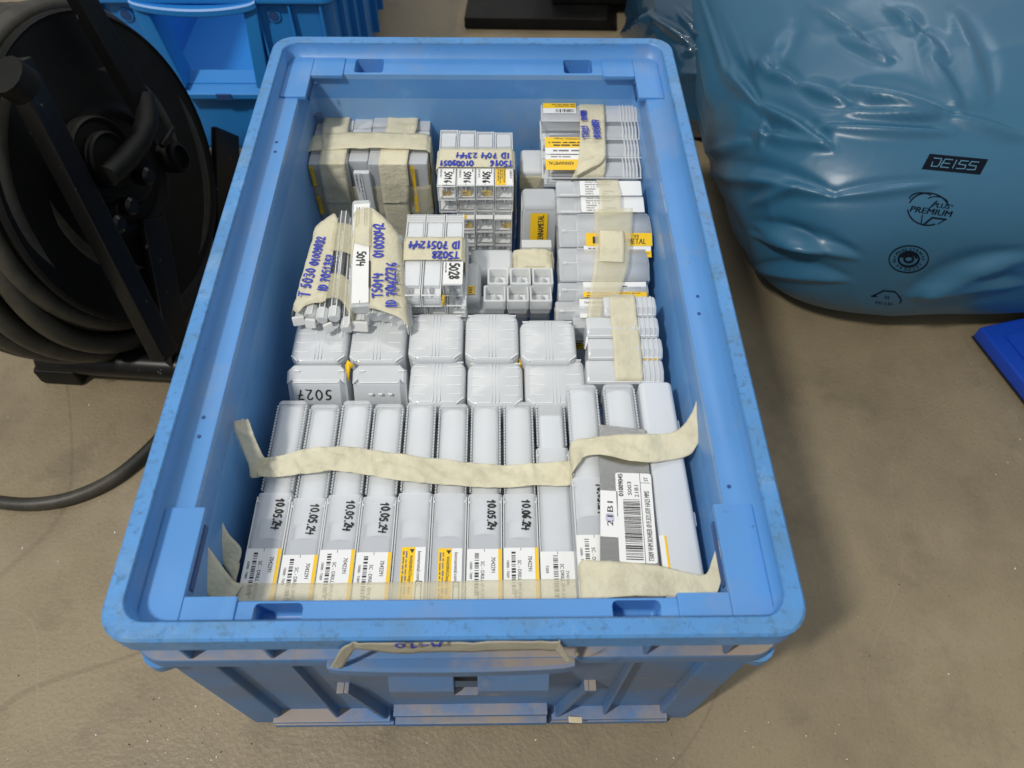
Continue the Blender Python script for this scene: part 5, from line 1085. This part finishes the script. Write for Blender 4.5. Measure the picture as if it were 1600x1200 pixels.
# ================================================================== RUBBISH BAGS
def film_bag(name, C, S, creases, mat_, seed, res=(260, 170), ex=.72, nz=1.0, flat=.006, rot=0, tx=.8):
    b = bmesh.new(); NU, NV = res; V_ = []
    ca, sa = math.cos(rot), math.sin(rot)
    def sg(v, e): return math.copysign(abs(v)**e, v)
    base = []
    for j in range(NV+1):
        ph = -math.pi/2+math.pi*j/NV
        for i in range(NU):
            th = 2*math.pi*i/NU
            x = sg(math.cos(ph), ex if ph > 0 else ex*.55)*sg(math.cos(th), tx); y = sg(math.cos(ph), ex if ph > 0 else ex*.55)*sg(math.sin(th), tx); z = sg(math.sin(ph), .85)
            N = Vector((x/S[0], y/S[1], z/S[2])).normalized()
            x, y, z = x*S[0], y*S[1], z*S[2]
            N = Vector((N.x*ca-N.y*sa, N.x*sa+N.y*ca, N.z))
            p = C+Vector((x*ca-y*sa, x*sa+y*ca, z)); base.append((p, N))
    out = []
    for p, N in base:
        q = p*3.0+Vector((seed, 0, 0)); lump = noise.noise(q)*.035*nz
        # soft ridged folds, drawn out along a slowly turning direction
        g = Vector((p.x*4+p.y*2, p.y*9-p.x*3, p.z*7))+Vector((seed*2, 3, 1))
        rd = 1-abs(noise.noise(g+Vector((noise.noise(p*5)*1.2, 0, 0))))*2; fold = max(0, rd)**4*.011*nz
        g2 = Vector((p.x*22-p.y*7, p.y*26+p.x*9, p.z*20)); rd2 = 1-abs(noise.noise(g2+Vector((seed, 0, 0))))*2; fold += max(0, rd2)**4*.0008*nz
        px, py = toPx(p); dsp = 0
        for x0, y0, x1, y1, w, am in creases:
            dx, dy = x1-x0, y1-y0; L2 = dx*dx+dy*dy; t = ((px-x0)*dx+(py-y0)*dy)/L2
            if -.25 < t < 1.25:
                tt = min(1, max(0, t)); d = ((px-x0-tt*dx)*dy-(py-y0-tt*dy)*dx)/math.sqrt(L2); e = math.hypot(px-x0-tt*dx, py-y0-tt*dy)
                ww = w*(.35+.65*math.sin(math.pi*min(.97, max(.03, tt)))**.7)
                k = math.exp(-(e/ww)**1.35); am = am*math.sin(math.pi*min(.98, max(.02, tt)))**.5; dsp += am*k - am*.55*math.exp(-((e-ww*1.6)/ww)**2)*(1 if d > 0 else .3)
        p2 = p+N*(lump+fold*(.5+.5*noise.noise(p*6+Vector((9, seed, 2))))+dsp)
        if p2.z < flat: p2.z = flat*.6
        out.append(p2)
    vs = [b.verts.new(p) for p in out]
    for j in range(NV):
        for i in range(NU):
            a0, a1 = j*NU+i, j*NU+(i+1) % NU
            b.faces.new((vs[a0], vs[a1], vs[a1+NU], vs[a0+NU]))
    bmesh.ops.remove_doubles(b, verts=b.verts[:], dist=1e-6)
    return b
def cpx(x, y): return x/2.4+950, y/2.4
cre = []
for x0, y0, x1, y1, w, am in ((420, 240, 560, 400, 9, .010), (560, 400, 830, 550, 11, .010), (520, 240, 720, 330, 9, .009), (720, 330, 900, 395, 9, .009), (900, 340, 1270, 430, 13, .011), (880, 420, 1240, 440, 7, .005),
                              (780, 480, 1300, 500, 9, .006), (540, 500, 840, 560, 10, .006), (340, 620, 830, 735, 12, .008), (830, 740, 1250, 690, 8, .004), (370, 690, 520, 1000, 10, .010), (350, 560, 560, 530, 8, .006),
                              (550, 870, 930, 965, 11, .008), (550, 1000, 900, 1050, 9, .006), (560, 840, 800, 940, 10, .007), (1130, 1115, 1560, 960, 14, .010), (1180, 1090, 1560, 1060, 10, .006), (1050, 40, 1165, 130, 9, .009),
                              (1165, 130, 1270, 230, 9, .006), (860, 150, 1070, 235, 8, .006), (760, 40, 1060, 230, 9, .006), (700, 60, 540, 330, 11, .007), (360, 400, 480, 250, 10, .009), (590, 460, 570, 560, 7, .006),
                              (1270, 430, 1560, 530, 12, .006), (1300, 60, 1420, 380, 14, .005), (1180, 180, 1330, 420, 12, .005), (540, 760, 720, 700, 9, .005)):
    a, c = cpx(x0, y0), cpx(x1, y1); cre.append((a[0], a[1], c[0], c[1], w, am*1.2))
bm_ = film_bag('bag', Vector((.760, .845, .128)), (.468, .425, .150), cre, M_BAG, 3.0, (400, 240), ex=.50, nz=.40, rot=.03, tx=.30)
bagT = thing('rubbish_bag', 'large full blue plastic bag printed with black logos, right of the crate', 'plastic bag', (.8, .9, 0))
b = MB(); b.merge(bm_, M_BAG); bag = b.build('bag_film', bagT, wn=False, sharp=180)
bpy.context.view_layer.update()
bvh = BVHTree.FromPolygons([bag.matrix_world@v.co for v in bag.data.vertices], [tuple(p.vertices) for p in bag.data.polygons])
class SkinPrint:
    """Writing laid onto the curved film: flat outline, dropped on the surface along one direction."""
    def __init__(s, px, py, exx, exy, mppx=1):
        s.p = (px, py); s.e = (exx, exy); s.mb = MB()
    def put(s, x, y, l=.0006):
        ux, uy = s.e; px = s.p[0]+ux*x-uy*y*1.0; py = s.p[1]+uy*x+ux*y*-1.0 if False else s.p[1]+uy*x-ux*y
        px = s.p[0]+ux*x+uy*y
        d = ray(px, py).normalized(); h = bvh.ray_cast(CAM, d)
        if h[0] is None: return None
        return h[0]-d*l
    def poly(s, pts, M, l=.0006):
        P = [s.put(x, y, l) for x, y in pts]
        if None in P: return
        s.mb.quad(M, P)
    def grid(s, x0, y0, x1, y1, M, sh=0, n=(12, 4), l=.0006, holes=None):
        for i in range(n[0]):
            for j in range(n[1]):
                xa, xb = x0+(x1-x0)*i/n[0], x0+(x1-x0)*(i+1)/n[0]; ya, yb = y0+(y1-y0)*j/n[1], y0+(y1-y0)*(j+1)/n[1]
                s.poly([(xa+sh*ya, ya), (xb+sh*ya, ya), (xb+sh*yb, yb), (xa+sh*yb, yb)], M, l)
    def stroke(s, pts, w, M, l=.0010):
        for (xa, ya), (xb, yb) in zip(pts, pts[1:]):
            dx, dy = xb-xa, yb-ya; L = math.hypot(dx, dy) or 1; nx_, ny_ = -dy/L*w, dx/L*w; e = w*.8; ex_, ey_ = dx/L*e, dy/L*e
            s.poly([(xa-ex_-nx_, ya-ey_-ny_), (xb+ex_-nx_, yb+ey_-ny_), (xb+ex_+nx_, yb+ey_+ny_), (xa-ex_+nx_, ya-ey_+ny_)], M, l)
    def text(s, x, y, body, size, M, width=None, shear=0, l=.0008, ang=0, pivot=None, bold=0):
        vs, fs = glyphs(body); k = width/(max(v.x for v in vs)*size) if width else 1
        for bx_ in ([0, bold] if bold else [0]):
            P = [(x+bx_+(v.x+shear*v.y)*size*k, y+v.y*size) for v in vs]
            if ang: c, t = math.cos(ang), math.sin(ang); P = [(p[0]*c-p[1]*t+pivot[0], p[0]*t+p[1]*c+pivot[1]) for p in P]
            Q = [s.put(a, c, l) for a, c in P]
            for f in fs:
                if all(Q[i] is not None for i in f) and len(set(f)) > 2: s.mb.quad(M, [Q[i] for i in f])
M_BAGL = mat('bag_print_gap', (.060, .175, .275), .3, var=.05)
S = SkinPrint(1440, 264, .995, .095); I = M_BAGINK
S.grid(0, 0, 92, 25, I, sh=.42, n=(18, 5))
lt = {'D': [[(0, 1), (.9, 1), (1, .8), (1, .2), (.85, 0), (.15, 0), (.1, .5)]], 'E': [[(1, 1), (.1, 1), (0, .5), (0, 0), (1, 0)], [(.0, .5), (.9, .5)]], 'I': [[(.5, 1), (.5, 0)]], 'S': [[(1, 1), (.1, 1), (0, .55), (.95, .5), (1, .05), (0, 0)]]}
xx = 10
for chh in 'DEISS':
    wd = 14 if chh != 'I' else 6
    for st in lt[chh]: S.stroke([(xx+a*wd*.9+.42*(6+c*13), 6+c*13) for a, c in st], .75, M_BAGL)
    xx += wd+2.4
S.mb.build('logo_print', bagT, wn=False)
S = SkinPrint(1418, 330, .985, .13)
S.text(2, 0, 'PREMIUM', 13.5, I, width=66, shear=.25, bold=.7); S.text(36, 12, 'PLUS', 11, I, width=28, shear=.3, bold=.5); S.text(67, 16, '®', 5, I)
import math as _m
def arc(cx, cy, rx, ry, a0, a1, n=26): return [(cx+rx*_m.cos(_m.radians(a0+(a1-a0)*k/n)), cy+ry*_m.sin(_m.radians(a0+(a1-a0)*k/n))) for k in range(n+1)]
S.stroke(arc(33, 8, 32, 25, 25, 165), 1.0, I); S.stroke(arc(30, 6, 30, 24, 190, 300), 1.0, I); S.stroke(arc(22, 18, 22, 14, 60, 170), .8, I); S.stroke(arc(45, 20, 17, 9, 20, 150), .7, I)
S.stroke([(24, -3), (24, -16)], .8, I); S.stroke([(28, -18), (40, -5), (62, -5)], 1.3, I); S.stroke([(34, 10), (44, 22)], .8, I); S.stroke([(50, -14), (60, -6)], .6, I)
S.mb.build('logo_print', bagT, wn=False)
S = SkinPrint(1420, 405, .99, -.06)
S.stroke(arc(0, 0, 31, 21, 0, 360, 48), .9, I); S.stroke(arc(0, 0, 16, 11.5, 0, 360, 36), 1.6, I); S.stroke(arc(0, 0, 7, 5, 0, 360, 24), 1.6, I); S.stroke(arc(0, 0, 12, 8.5, 10, 150, 16), 1.6, I)
for word, a0, a1, fl in (('KLIMANEUTRALES', 188, -8, 1), ('PRODUKT', 218, 322, -1)):
    for k, chh in enumerate(word):
        a = _m.radians(a0+(a1-a0)*k/(len(word)-1)); px_, py_ = 23.0*_m.cos(a), 15.8*_m.sin(a); ang = a-_m.pi/2 if fl > 0 else a+_m.pi/2
        S.text(-1.9, -2.2, chh, 6.3, I, ang=ang, pivot=(px_, py_), bold=.3)
S.mb.build('logo_print', bagT, wn=False)
S = SkinPrint(1388, 464, .98, .1)
S.stroke([(-26, -2), (-8, 9), (10, 9), (18, 2)], 1.0, I); S.stroke([(14, 6), (21, -3), (19, -8)], 1.0, I); S.text(-6, -4, '04', 8, I); S.text(-20, -13, 'PE-LD', 6, I, width=28); S.stroke([(-26, -2), (-18, -1)], .8, I)
S.mb.build('logo_print', bagT, wn=False)

cre2 = [(970, 60, 1010, 10, 7, .010), (1010, 20, 1075, 60, 8, .010), (1060, 80, 1085, 60, 7, .010), (1000, 70, 1040, 100, 8, .009), (1090, 20, 1110, 120, 9, .012), (1050, 0, 1100, 60, 6, .008)]
bm_ = film_bag('bag', Vector((.375, .975, .085)), (.150, .225, .100), cre2, M_BAG2, 8.0, (160, 100), nz=.8)
b = MB(); b.merge(bm_, M_BAG2); tag(b.build('rubbish_bag', wn=False, sharp=180), 'small dark crumpled blue bag behind the back right corner of the crate', 'plastic bag')

# ================================================================== OTHER BACKGROUND THINGS
b = MB(); p0, p1, p2 = U(726, 42, .0), U(965, 50, 0), U(960, 0, 0)
b.hexa(M_BLK, [(p0.x, p0.y-.01, .002), (p1.x, p1.y, .002), (p1.x+.03, 1.60, .002), (p0.x+.04, 1.60, .002), (p0.x, p0.y-.01, .022), (p1.x-.02, p1.y, .022), (p1.x+.03, 1.60, .022), (p0.x+.04, 1.60, .022)], .003)
tag(b.build('black_mat'), 'flat black rubber mat lying on the floor behind the crate', 'mat')
b = MB(); q0 = U(862, 20, .02); b.box(M_BLK, (q0.x, q0.y+.02, .022), (.50, 1.62, .10), .006); tag(b.build('black_box'), 'low black case standing on the mat at the top edge', 'case')
T = thing('blue_lid', 'royal blue plastic lid corner on the floor at the right edge', 'lid', U(1600, 560, 0))
zL = .022; A, B, C = U(1530, 510, zL), U(1600, 495, zL), U(1622, 628, zL)
e1 = (B-A).normalized(); e2 = Vector((e1.y, -e1.x, 0)); e2 = (U(1600, 598, zL)-A).normalized(); ang = math.degrees(e1.angle(e2))
P = [A, A+e2*.26, A+e2*.26+e1*.3, A+e1*.3]; z0 = Vector((0, 0, -.018))
b = MB(); b.hexa(M_ROYAL, [p+z0 for p in P]+P, .004)
Q = [A+e1*.02+e2*.02, A+e2*.24+e1*.02, A+e2*.24+e1*.28, A+e2*.02+e1*.28]; b.hexa(M_ROYAL, [p for p in Q]+[p+Vector((0, 0, .003)) for p in Q], .001)
b.build('lid_panel', T)
b = MB(); b.hexa(M_DARK, [p*1.0+Vector((.004*(1 if k > 1 else -1)*-1, 0, -.0215)) for k, p in enumerate(P)]+[p+Vector((0, 0, -.0185)) for p in P], 0); b.build('rubber_foot', T)
rd = random.Random(5)
cr_b = MB()
for k in range(75):
    px, py = rd.choice(((rd.uniform(150, 1500), rd.uniform(1130, 1195)), (rd.uniform(0, 330), rd.uniform(600, 1190)), (rd.uniform(1200, 1600), rd.uniform(520, 1190)), (rd.uniform(200, 380), rd.uniform(1080, 1190))))
    p = U(px, py, 0); s = rd.uniform(.0003, .0009); X = Matrix.Translation((p.x, p.y, s*.25))@Matrix.Rotation(rd.uniform(0, 3), 4, 'Z')
    if -.19 < p.x < .19 and .01 < p.y < .6: continue
    cr_b.box(rd.choice((M_WOOD, M_CORE2, M_DARK)), (-s, -s*.5, -s*.25), (s, s*.5, s*.25), 0, X)
o = cr_b.build('floor_crumbs', wn=False); o['kind'] = 'stuff'; o['label'] = 'tiny pale and dark crumbs scattered on the concrete floor'; o['category'] = 'crumbs'
